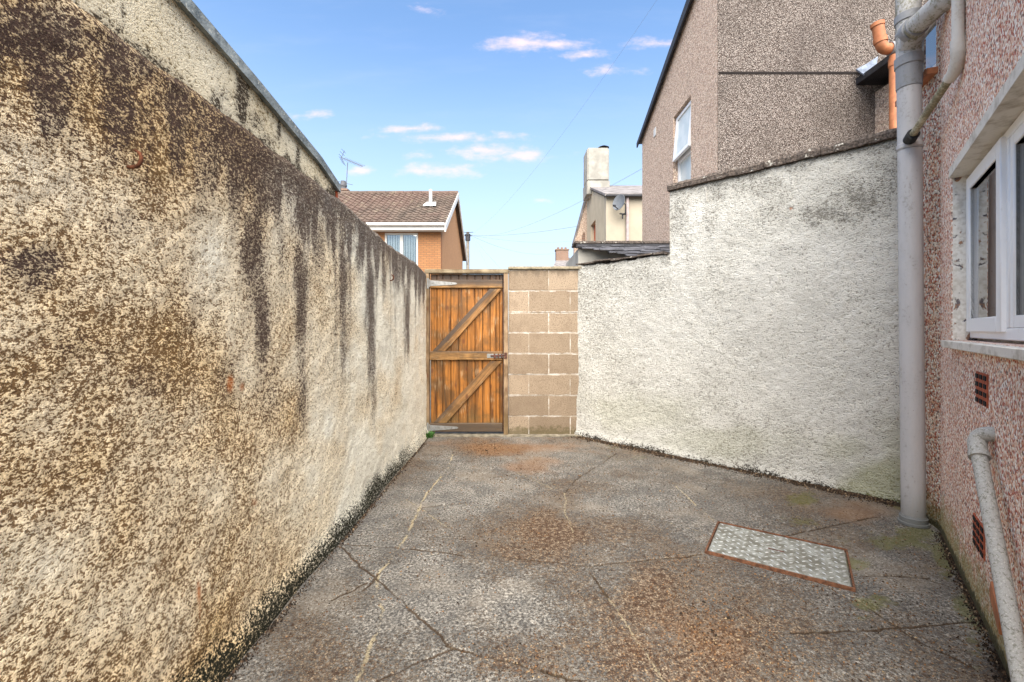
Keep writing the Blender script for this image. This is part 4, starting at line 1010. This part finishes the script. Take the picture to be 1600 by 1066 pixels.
# ------------------------------------------------------------------ manhole cover
A, B, C, D = gnd(1120, 820), gnd(1101, 865), gnd(1330, 924), gnd(1322, 866)
mc = thing('manhole_cover', 'galvanised tread plate inspection cover in a rusty frame set in the concrete', 'manhole cover', ((A+C)/2)[:])
ex_ = (C-B).normalized(); ey_ = Vector((-ex_.y, ex_.x, 0)); LXm = .600; LYm = .410; org = B
def mp_(u, v, z): return org+ex_*u+ey_*v+Vector((0, 0, z))
b = BM(); zp = .012
b.prism([mp_(.014, .014, -.01), mp_(LXm-.014, .014, -.01), mp_(LXm-.014, LYm-.014, -.01), mp_(.014, LYm-.014, -.01)], (0, 0, zp+.01), .002); b.build('plate', M_plate, mc)
b = BM()
for (u0, u1, v0_, v1_) in ((0, LXm, 0, .008), (0, LXm, LYm-.008, LYm), (0, .008, .0085, LYm-.0085), (LXm-.008, LXm, .0085, LYm-.0085)):
    b.prism([mp_(u0, v0_, -.02), mp_(u1, v0_, -.02), mp_(u1, v1_, -.02), mp_(u0, v1_, -.02)], (0, 0, .036), .001)
b.build('frame', simple('dark_rust_frame', (.115,.050,.026), .9, 0, .5, 60), mc)
b = BM(); nu_, nv_ = 22, 15
for i in range(nu_):
    for j in range(nv_):
        u_ = .030+(LXm-.060)*i/(nu_-1); v_ = .030+(LYm-.060)*j/(nv_-1); r_ = .0105; s_ = .0038
        if (i+j) % 2: continue
        th = math.radians(45 if i % 2 else -45)
        e = 12; cen = b.b.verts.new(mp_(u_, v_, zp+.0030)); rr = []
        for k in range(e):
            a = 2*math.pi*k/e; x_, y_ = r_*math.cos(a), s_*math.sin(a)
            rr.append(b.b.verts.new(mp_(u_+x_*math.cos(th)-y_*math.sin(th), v_+x_*math.sin(th)+y_*math.cos(th), zp+.0003)))
        for k in range(e): b.b.faces.new((rr[k], rr[(k+1) % e], cen))
b.build('raised_tread', M_tread, mc)
b = BM()
for (u_, v_) in ((.30, .205),): b.tube([mp_(u_-.035, v_, zp+.0015), mp_(u_+.035, v_, zp+.0015)], .003, 8)
b.build('lifting_eye', M_rustd, mc)

# ------------------------------------------------------------------ litter, debris, weed
def chips(name, n, placer, smin, smax, m, flat=.35):
    b = BM()
    for i in range(n):
        q = placer()
        if q is None: continue
        x, y = q; s = random.uniform(smin, smax)*random.uniform(.5, 1); a = random.uniform(0, 6.28); k = random.randint(4, 6)
        zc = .003; tl = random.uniform(-.3, .3)
        top = b.b.verts.new((x, y, zc+s*flat*random.uniform(.5, 1.2)))
        ring = []
        for j in range(k):
            aj = a+6.283*j/k+random.uniform(-.3, .3); rj = s*random.uniform(.5, 1)
            ring.append(b.b.verts.new((x+rj*math.cos(aj), y+rj*math.sin(aj)*.7, zc-.003)))
        for j in range(k): b.b.faces.new((ring[j], ring[(j+1) % k], top))
    return b.build(name, m, base=(0, 2, 0))
cents = [(random.uniform(-.8, 2.2), random.uniform(1.3, 4.5), random.uniform(.05, .30)) for _ in range(60)]
for q_ in [(1010,950),(1080,1010),(850,830),(1000,1000),(1100,950),(760,700),(800,1040),(1150,1040),(860,850),(1060,900),(920,1040)]: 
    g = gnd(*q_); cents += [(g.x, g.y, .14)]*6
def pl():
    if random.random() < .35: x, y = random.uniform(-.85, 2.3), random.uniform(1.25, 4.6)
    else:
        c = random.choice(cents); x, y = random.gauss(c[0], c[2]), random.gauss(c[1], c[2])
    if x < lx(y)+.03 or y < 1.2 or y > 4.62: return None
    if (x-W0[0])*wn[0]+(y-W0[1])*wn[1] < .03 or (x-C0[0])*HN[0]+(y-C0[1])*HN[1] < .03: return None
    q = Vector((x, y, 0))-org; u_, v_ = q.dot(ex_), q.dot(ey_)
    if -.01 < u_ < LXm+.01 and -.01 < v_ < LYm+.01: return None
    return x, y
props(chips('leaf_litter', 13000, pl, .003, .008, M_leaf), 'brown crumbs of moss and dead leaf scattered over the concrete yard', 'litter', kind='stuff')
props(chips('dark_clods', 160, pl, .007, .015, M_soil, .5), 'few dark clods of moss and soil dropped on the concrete yard', 'debris', kind='stuff')
def plw():
    u_ = random.uniform(.02, Lw-.03); v_ = abs(random.gauss(0, .050))+.004
    return W0[0]+wd[0]*u_+wn[0]*v_, W0[1]+wd[1]*u_+wn[1]*v_
o = chips('wall_foot_debris', 7500, plw, .004, .014, M_soil, .8); props(o, 'black crumbly debris line along the foot of the white wall', 'debris', kind='stuff')
def pll():
    y = random.uniform(1.2, 4.6); v_ = abs(random.gauss(0, .014))+.016
    return lx(y)+.012+v_, y
o = chips('moss_crumbs', 2200, pll, .003, .009, M_soil, .8); props(o, 'dark moss crumbs along the foot of the streaked cream wall', 'moss', kind='stuff')
def plh():
    l = random.uniform(0, 2.0); v_ = abs(random.gauss(0, .018))+.004; p = hp(l, v_, 0); return p.x, p.y
o = chips('house_foot_moss', 1300, plh, .003, .009, M_soil, .8); props(o, 'dark green moss crumbs at the foot of the pink pebbledash', 'moss', kind='stuff')
b = BM(); c = Vector((lx(4.62)+.05, 4.60, 0))
for i in range(70):
    a = random.uniform(0, 6.28); h = random.uniform(.02, .07); s = random.uniform(.006, .014); p = c+Vector((random.gauss(0, .018), random.gauss(0, .03), 0)); tip = p+Vector((math.cos(a)*h*.6, math.sin(a)*h*.6, h)); sd_ = Vector((-math.sin(a), math.cos(a), 0))*s
    mid = p.lerp(tip, .55)+Vector((0, 0, .008))
    b.b.faces.new([b.b.verts.new(v) for v in (p, mid+sd_, tip, mid-sd_)])
props(b.build('weed', M_green, base=c), 'small green weed tuft at the foot of the gate post', 'weed')

# ------------------------------------------------------------------ far brick house
bh = thing('brick_house', 'orange brick house with brown tiled roof seen over the streaked wall', 'house', (-7, 20, 0))
YH = 18.0; YK = 25.9; XH = (689-HX)/F*YH; YR = (YH+YK)/2; EZ = E+(HY-352)/F*(YH-.3); RZ = E+(HY-303)/F*YR
XL = -13.0
wxa, wxb = (601-HX)/F*YH, (653-HX)/F*YH; wza, wzb = 3.75, E+(HY-364)/F*YH
b = BM(); b.box(XL, wxa, YH, YH+.3, 0, EZ+.1).box(wxb, XH, YH, YH+.3, 0, EZ+.1).box(wxa, wxb, YH, YH+.3, 0, wza).box(wxa, wxb, YH, YH+.3, wzb, EZ+.1)
b.build('front_wall', M_brick, bh)
rz = lambda y: RZ-abs(y-YR)*(RZ-EZ)/(YR-YH+.3)
BM().prism([(XH, YH+.302, 0), (XH, YK, 0), (XH, YK, rz(YK)-.1), (XH, YR, RZ-.12), (XH, YH+.302, rz(YH)-.1)], (-.3, 0, 0)).build('gable_wall', M_brickg, bh)
BM().box(XL, XH-.31, YK-.3, YK, 0, EZ-.05).build('rear_wall', M_brick, bh)
sb_ = BM()
XO = XH+.22
for (ya, yb_) in ((YH-.35, YR), (YK+.35, YR)):
    za = RZ-(YR-YH+.35)*(RZ-EZ)/(YR-YH+.3)
    sb_.prism([(XL, ya, za-.08), (XO-.03, ya, za-.08), (XO-.03, yb_, RZ-.08), (XL, yb_, RZ-.08)], (0, 0, .06))
roof = sb_.build('roof', M_tile, bh)
tb = BM(); nrow = 15; tw = .30
slope = Vector((0, YR-(YH-.35), RZ-(RZ-(YR-YH+.35)*(RZ-EZ)/(YR-YH+.3)))); sln = slope.length; sdv = slope.normalized(); up_ = Vector((0, -sdv.z, sdv.y))
for r_ in range(nrow):
    base_ = Vector((0, YH-.38, RZ-(YR-YH+.38)*(RZ-EZ)/(YR-YH+.3)))+sdv*(sln*r_/nrow)
    x = XO
    while x > XL:
        pts = []
        prof = [(0, .045), (.06, .075), (.12, .045), (.18, .02), (.24, .02), (.30, .04)]
        lo = [base_+Vector((x-a, 0, 0))+up_*(h+.045+random.uniform(-.004, .004)) for a, h in prof]; hi = [base_+sdv*(sln/nrow+.06)+Vector((x-a, 0, 0))+up_*(h*1.0-.0) for a, h in prof]
        vl = [tb.b.verts.new(v) for v in lo]; vh = [tb.b.verts.new(v) for v in hi]; vd = [tb.b.verts.new(v-up_*.05) for v in lo]
        for k in range(5): tb.b.faces.new((vl[k], vl[k+1], vh[k+1], vh[k])); tb.b.faces.new((vd[k], vd[k+1], vl[k+1], vl[k]))
        x -= tw
tb.build('roof_tiles', M_tile, bh)
b = BM(); x = XO
while x > XL: b.tube([(x, YR, RZ+.02), (x-.44, YR, RZ+.02+random.uniform(-.01, .01))], .12, 10); x -= .45
b.build('ridge_tiles', M_tile, bh)
BM().box(XL, XO-.035, YH-.42, YH-.36, EZ-.22, EZ+.0, .01).box(XL, XO-.04, YH-.358, YH-.002, EZ-.20, EZ-.15).build('fascia', M_wpaint, bh)
BM().tube([(XL, YH-.50, EZ-.01), (XO, YH-.50, EZ-.01)], .065, 12).build('gutter', M_wpaint, bh)
b = BM(); n_ = (RZ-EZ)/(YR-YH+.3)
b.prism([(XO-.028, YH-.36, rz(YH-.36)-.24), (XO-.028, YR, RZ-.22), (XO-.028, YR, RZ+.06), (XO-.028, YH-.36, rz(YH-.36)+.05)], (.06, 0, 0))
b.prism([(XO-.028, YK+.45, rz(YK+.45)-.24), (XO-.028, YR+.003, RZ-.22), (XO-.028, YR+.003, RZ+.06), (XO-.028, YK+.45, rz(YK+.45)+.05)], (.06, 0, 0))
b.build('bargeboard', M_wpaint, bh)
b = BM(); fw = .07
for (a, c, z0, z1) in ((wxa, wxa+fw, wza, wzb), (wxb-fw, wxb, wza, wzb), (wxa+fw, wxb-fw, wza, wza+fw), (wxa+fw, wxb-fw, wzb-fw, wzb), (wxa+.62, wxa+.74, wza+fw, wzb-fw)): b.box(a, c, YH+.03, YH+.10, z0, z1)
wo = b.build('window', M_wpaint, bh)
BM().box(wxa+.05, wxb-.05, YH+.07, YH+.075, wza+.05, wzb-.05).build('pane', M_glass, wo)
b = BM(); x = wxa+.08
while x < wxb-.1: b.box(x, x+.085, YH+.18, YH+.185, wza, wzb-.06, M=None); x += .105
b.build('vertical_blind', M_net, wo); BM().box(wxa+.01, wxb-.01, YH+.27, YH+.28, wza, wzb).build('dark_room', M_dark, wo)
# roof vent
Yv = YR-1.9; pv = at(672.8, 341, Yv); zr = rz(Yv)
BM().tube([(pv.x, Yv, zr-.1), (pv.x, Yv, zr+.75)], .075, 16).build('vent_pipe', M_wpaint, bh, smooth=True, auto=True)
b = BM(); b.prism([(pv.x-.28, Yv-.35, rz(Yv-.35)+.13), (pv.x+.30, Yv-.35, rz(Yv-.35)+.13), (pv.x+.22, Yv+.15, rz(Yv+.15)+.12), (pv.x-.2, Yv+.15, rz(Yv+.15)+.12)], (0, 0, .03)).build('vent_flashing', M_wpaint, bh)
cc = at(539.5, 300, YR+.5)
ch = BM().box(cc.x-.32, cc.x+.2, YR+.2, YR+.8, RZ-.8, RZ+.22, .01).box(cc.x-.37, cc.x+.25, YR+.15, YR+.85, RZ+.222, RZ+.32, .01).build('chimney', M_brickd, bh)
BM().tube([(cc.x-.1, YR+.5, RZ+.32), (cc.x-.1, YR+.5, RZ+.5), (cc.x-.1, YR+.5, RZ+.52), (cc.x-.1, YR+.5, RZ+.62), (cc.x-.1, YR+.5, RZ+.64), (cc.x-.1, YR+.5, RZ+.8)], [.15, .15, .18, .18, .14, .12], 16).build('chimney_pot', M_alu, ch, smooth=True, auto=True)
# TV aerial
YA = YR+.5
ae = thing('tv_aerial', 'thin television aerial on a mast above the brick chimney', 'aerial', at(541, 296, YA))
BM().tube([at(540.5, 300, YA), at(543.3, 254, YA)], .018, 8).build('mast', M_alu, ae)
b0, b1 = at(532, 245.5, YA), at(566.5, 260, YA)
BM().tube([b0, b1], .014, 8).build('boom', M_alu, ae)
b = BM(); 
for k in np.linspace(.16, 1, 13):
    p = b0.lerp(b1, k); v = Vector((.04, .20, .12)); b.tube([p-v, p+v], .008, 6)
b.build('elements', M_alu, ae)
b = BM(); p = b0.lerp(b1, .04)
for s_ in (-1, 1):
    for k in (.0, .5, 1.0):
        q = p+Vector((-.02+.22*k*.6, .3*0, s_*(.06+.26*k))) 
        b.tube([q+Vector((0, -.28, 0)), q+Vector((0, .28, 0))], .009, 6)
    b.tube([p, p+Vector((.16, 0, s_*.34))], .012, 6)
b.build('reflector', M_alu, ae)
BM().tube([at(526, 283, YA), at(551, 289, YA)], .012, 6).build('cross_arm', M_alu, ae)

# ------------------------------------------------------------------ cream house with chimney
Yc0 = 13.0
ch_ = thing('cream_house', 'cream rendered house end with tall chimney and satellite dish beyond the block wall', 'house', at(960, 516, Yc0))
cx0, cx1 = at(947, 300, Yc0).x, 6.5
def chY(px): return cx0/((px-HX)/F)
ztc = E+(HY-307)/F*Yc0
BM().box(cx0, cx1, Yc0, Yc0+.25, 0, ztc).build('front_wall', M_cream, ch_)
YCb = chY(917)
zch = E+(HY-296)/F*(Yc0+.9)
o0, o1 = chY(930.5), chY(923)
b = BM()
zroof = lambda y: ztc-.03+(y-Yc0)*.40
def cs(y0, y1, z0, z1f): b.prism([(cx0, y0, z0), (cx0, y1, z0), (cx0, y1, z1f(y1)), (cx0, y0, z1f(y0))], (.25, 0, 0))
zo = E+(HY-343)/F*o0
cs(Yc0+.252, o0, 0, zroof); cs(o1, YCb, 0, lambda y: zroof(Yc0+1.0) if False else zroof(y)); cs(o0, o1, zo, zroof); cs(o0, o1, 0, lambda y: 2.0)
b.build('side_wall', M_cream_lit, ch_)
BM().box(cx0+.12, cx0+.2, o0, o1, 2.0, zo).build('side_window', M_terra, ch_)
b = BM(); b.prism([(cx0-.06, Yc0-.12, ztc-.02), (cx1, Yc0-.12, ztc-.02), (cx1, Yc0+3.1, ztc-.02+3.22*.40), (cx0-.06, Yc0+3.1, ztc-.02+3.22*.40)], (0, 0, .07))
b.build('roof', M_slatefar, ch_)
BM().box(cx0-.03, cx1, Yc0-.20, Yc0-.122, ztc-.05, ztc+.005, .01).build('gutter', M_verge, ch_)
# chimney: broad breast standing over the side
Yq = Yc0+2.3
xa, xb_ = at(917, 300, Yq).x, at(953, 300, Yq).x
zA, zB, zD = E+(HY-297)/F*Yq, E+(HY-282)/F*Yq, E+(HY-230)/F*Yq
b = BM(); b.box(xa, xb_, Yq, Yq+.85, E+(HY-299)/F*Yq-.1, zB, .02); b.box(xa+.015, xb_-.02, Yq+.02, Yq+.83, zB+.001, zD, .04)
chm = b.build('chimney', M_chim, ch_)
pp = at(943, 230, Yq+.4); BM().tube([(pp.x, Yq+.4, zD), (pp.x, Yq+.4, zD+.12), (pp.x, Yq+.4, zD+.14), (pp.x, Yq+.4, zD+.2)], [.13, .12, .20, .08], 16).build('chimney_cowl', M_bitumen, chm, smooth=True, auto=True)
# rainwater pipe
dpx = at(980.5, 300, Yc0-.06).x
BM().tube([(dpx, Yc0-.06, 0), (dpx, Yc0-.06, ztc-.05)], .045, 12).build('rainwater_pipe', simple('mauve_pipe', (.42,.34,.33), .6), ch_, smooth=True, auto=True)
# satellite dish
sdh = thing('satellite_dish', 'grey satellite dish on a wall bracket against the cream wall', 'satellite dish', at(968, 320, Yc0-.3))
cD = at(968, 317, Yc0-.35); ax = Vector((-.72, -.66, .22)).normalized(); uu = ax.cross(Vector((0, 0, 1))).normalized(); vv = uu.cross(ax).normalized()
b = BM(); rings = []
for i in range(7):
    r_ = i/6; rings.append([b.b.verts.new(cD+uu*(.20*r_*math.cos(a))+vv*(.24*r_*math.sin(a))+ax*(.05*r_*r_)) for a in np.linspace(0, 2*math.pi, 24, endpoint=False)])
for r0_, r1_ in zip(rings[:-1], rings[1:]):
    for k in range(24): b.b.faces.new((r0_[k], r0_[(k+1) % 24], r1_[(k+1) % 24], r1_[k]))
bmesh.ops.remove_doubles(b.b, verts=b.b.verts, dist=1e-5)
bmesh.ops.solidify(b.b, geom=b.b.faces, thickness=.012)
b.build('dish', M_dish, sdh, smooth=True, auto=True)
lnb = cD-vv*.20+ax*.26
BM().tube([cD-vv*.20, lnb], .014, 8).tube([lnb, lnb-ax*.08+vv*.03], .03, 10).build('feed_arm', M_verge, sdh)
k0 = at(976, 333, Yc0-.25)
BM().tube([cD-ax*.02, at(977.5, 319, Yc0-.3), at(977.5, 333, Yc0-.25), (k0.x, Yc0, k0.z)], .02, 8).tube([at(968, 334, Yc0-.2), at(978, 335, Yc0-.2)], .022, 8).tube([at(973, 334, Yc0-.2), at(973, 342, Yc0-.2)], .018, 8).build('bracket', M_verge, sdh)
# pinkish terrace gable behind the cream house
gh = thing('terrace_gable', 'narrow pinkish gable slope behind the cream house chimney', 'house', at(910, 516, 16.5))
Yg = 16.5; Zg = lambda y: E+(HY-y)/F*Yg
b = BM(); b.prism([at(897.5, 516, Yg), (at(940, 516, Yg).x, Yg, E), (at(940, 516, Yg).x, Yg, Zg(258)), (at(935, 0, Yg).x, Yg, Zg(262)), (at(917, 0, Yg).x, Yg, Zg(306)), (at(897.5, 0, Yg).x, Yg, Zg(378))], (0, .3, 0))
b.prism([at(897.5, 516, Yg-.003), (at(899, 0, Yg).x, Yg-.003, Zg(372)), (at(900.5, 0, Yg).x, Yg-.003, Zg(372)), (at(900.5, 0, Yg).x, Yg-.003, E)], (0, -.04, 0))
b.build('wall', M_brown_pale, gh)
b = BM(); b.prism([(at(895.5, 0, Yg).x, Yg-.03, Zg(380)), (at(915.5, 0, Yg).x, Yg-.03, Zg(305)), (at(934, 0, Yg).x, Yg-.03, Zg(258)), (at(936, 0, Yg).x, Yg-.03, Zg(258)), (at(918, 0, Yg).x, Yg-.03, Zg(306)), (at(897.5, 0, Yg).x, Yg-.03, Zg(380))], (0, .4, 0)); b.build('roof_verge', M_slatefar, gh)
wg = at(911.5, 371, Yg-.02); pts = [(wg.x-.06, Yg-.012, wg.z-.2), (wg.x+.07, Yg-.012, wg.z-.2), (wg.x+.07, Yg-.012, wg.z+.14), (wg.x+.02, Yg-.012, wg.z+.22), (wg.x-.06, Yg-.012, wg.z+.05)]
BM().prism(pts, (0, .01, 0)).build('small_window', M_brickd, gh)
# distant chimney and roof
Yd = 40
dh_ = thing('distant_house', 'distant slate roof with brown brick chimney between gate and cream house', 'house', at(885, 516, Yd))
a = at(869, 407, Yd); c = at(888.5, 391, Yd)
cb = BM().box(a.x, c.x, Yd, Yd+.8, a.z-1, c.z, .02).box(a.x-.06, c.x+.06, Yd-.05, Yd+.85, c.z+.001, c.z+.12, .02).build('chimney', M_brickd, dh_)
for k in (.2, .5, .8): x = a.x+(c.x-a.x)*k; BM().tube([(x, Yd+.4, c.z+.12), (x, Yd+.4, c.z+.32)], .1, 10).build('chimney_pot', M_brickd, cb)
b = BM(); p1_, p2_, p3_, p4_ = at(871, 404, Yd+1), at(990, 404, Yd+1), at(992, 418, Yd-2), at(864, 418, Yd-2)
b.prism([p4_, p3_, p2_, p1_], (0, 0, .08)).build('roof', M_slatefar, dh_)
BM().box(p4_.x+.3, p3_.x, Yd-1.5, Yd+2, 0, p4_.z-.05).build('wall', M_brickd, dh_)

# ------------------------------------------------------------------ telegraph pole and wires
Yt = 30
tp = thing('telegraph_pole', 'grey timber telegraph pole with ring of cable terminals behind the gate', 'telegraph pole', at(731, 516, Yt))
tp.location.z = 0
BM().tube([(at(731, 0, Yt).x, Yt, 0), (at(731, 0, Yt).x, Yt, E+(HY-362.5)/F*Yt)], [.14, .10], 12).build('pole', M_pole, tp, smooth=True, auto=True)
b = BM(); zt2 = E+(HY-371)/F*Yt; xt = at(731, 0, Yt).x
b.tube([(xt, Yt, zt2-.22), (xt, Yt, zt2+.22)], .17, 12)
for k in range(8): a = k*math.pi/4; b.tube([(xt+.15*math.cos(a), Yt+.15*math.sin(a), zt2+.1), (xt+.27*math.cos(a), Yt+.27*math.sin(a), zt2+.14)], .025, 6)
b.build('cable_terminals', M_verge, tp)
for s_ in (-1, 1): BM().tube([(xt, Yt-.12, zt2+.3), (xt+s_*.38, Yt-.14, zt2+.32)], .02, 6).build('step_iron', M_verge, tp)
T = Vector((xt+.2, Yt, zt2+.14))
def wire(B, sag, label, r=.011):
    r *= .55
    pts = [T.lerp(B, k)-Vector((0, 0, sag*4*k*(1-k))) for k in np.linspace(0, 1, 24)]
    o = BM().tube(pts, r, 6).build('overhead_wire', M_wire, base=T); props(o, label, 'wire', 'wires from the telegraph pole')
wire(at(1003, 264, 9.2), .5, 'overhead wire running up to the left face of the brown building', .006)
wire(at(906, 353, 16.4), .15, 'overhead wire reaching the pinkish gable by the cream house')
wire(at(900, 376, 40), .3, 'lowest overhead wire heading for the distant brick chimney', .014)
wire(at(897, 388, 42), .9, 'sagging overhead wire below the others behind the block wall', .014)
wire(at(1040, -20, 11), .7, 'overhead wire climbing steeply from the pole across the open sky', .0045)
wire(at(800, 440, 24), .0, 'overhead wire dropping from the pole to behind the block wall', .010)
wire(at(775, 440, 26), .0, 'steep overhead wire dropping from the pole to behind the gate', .010)
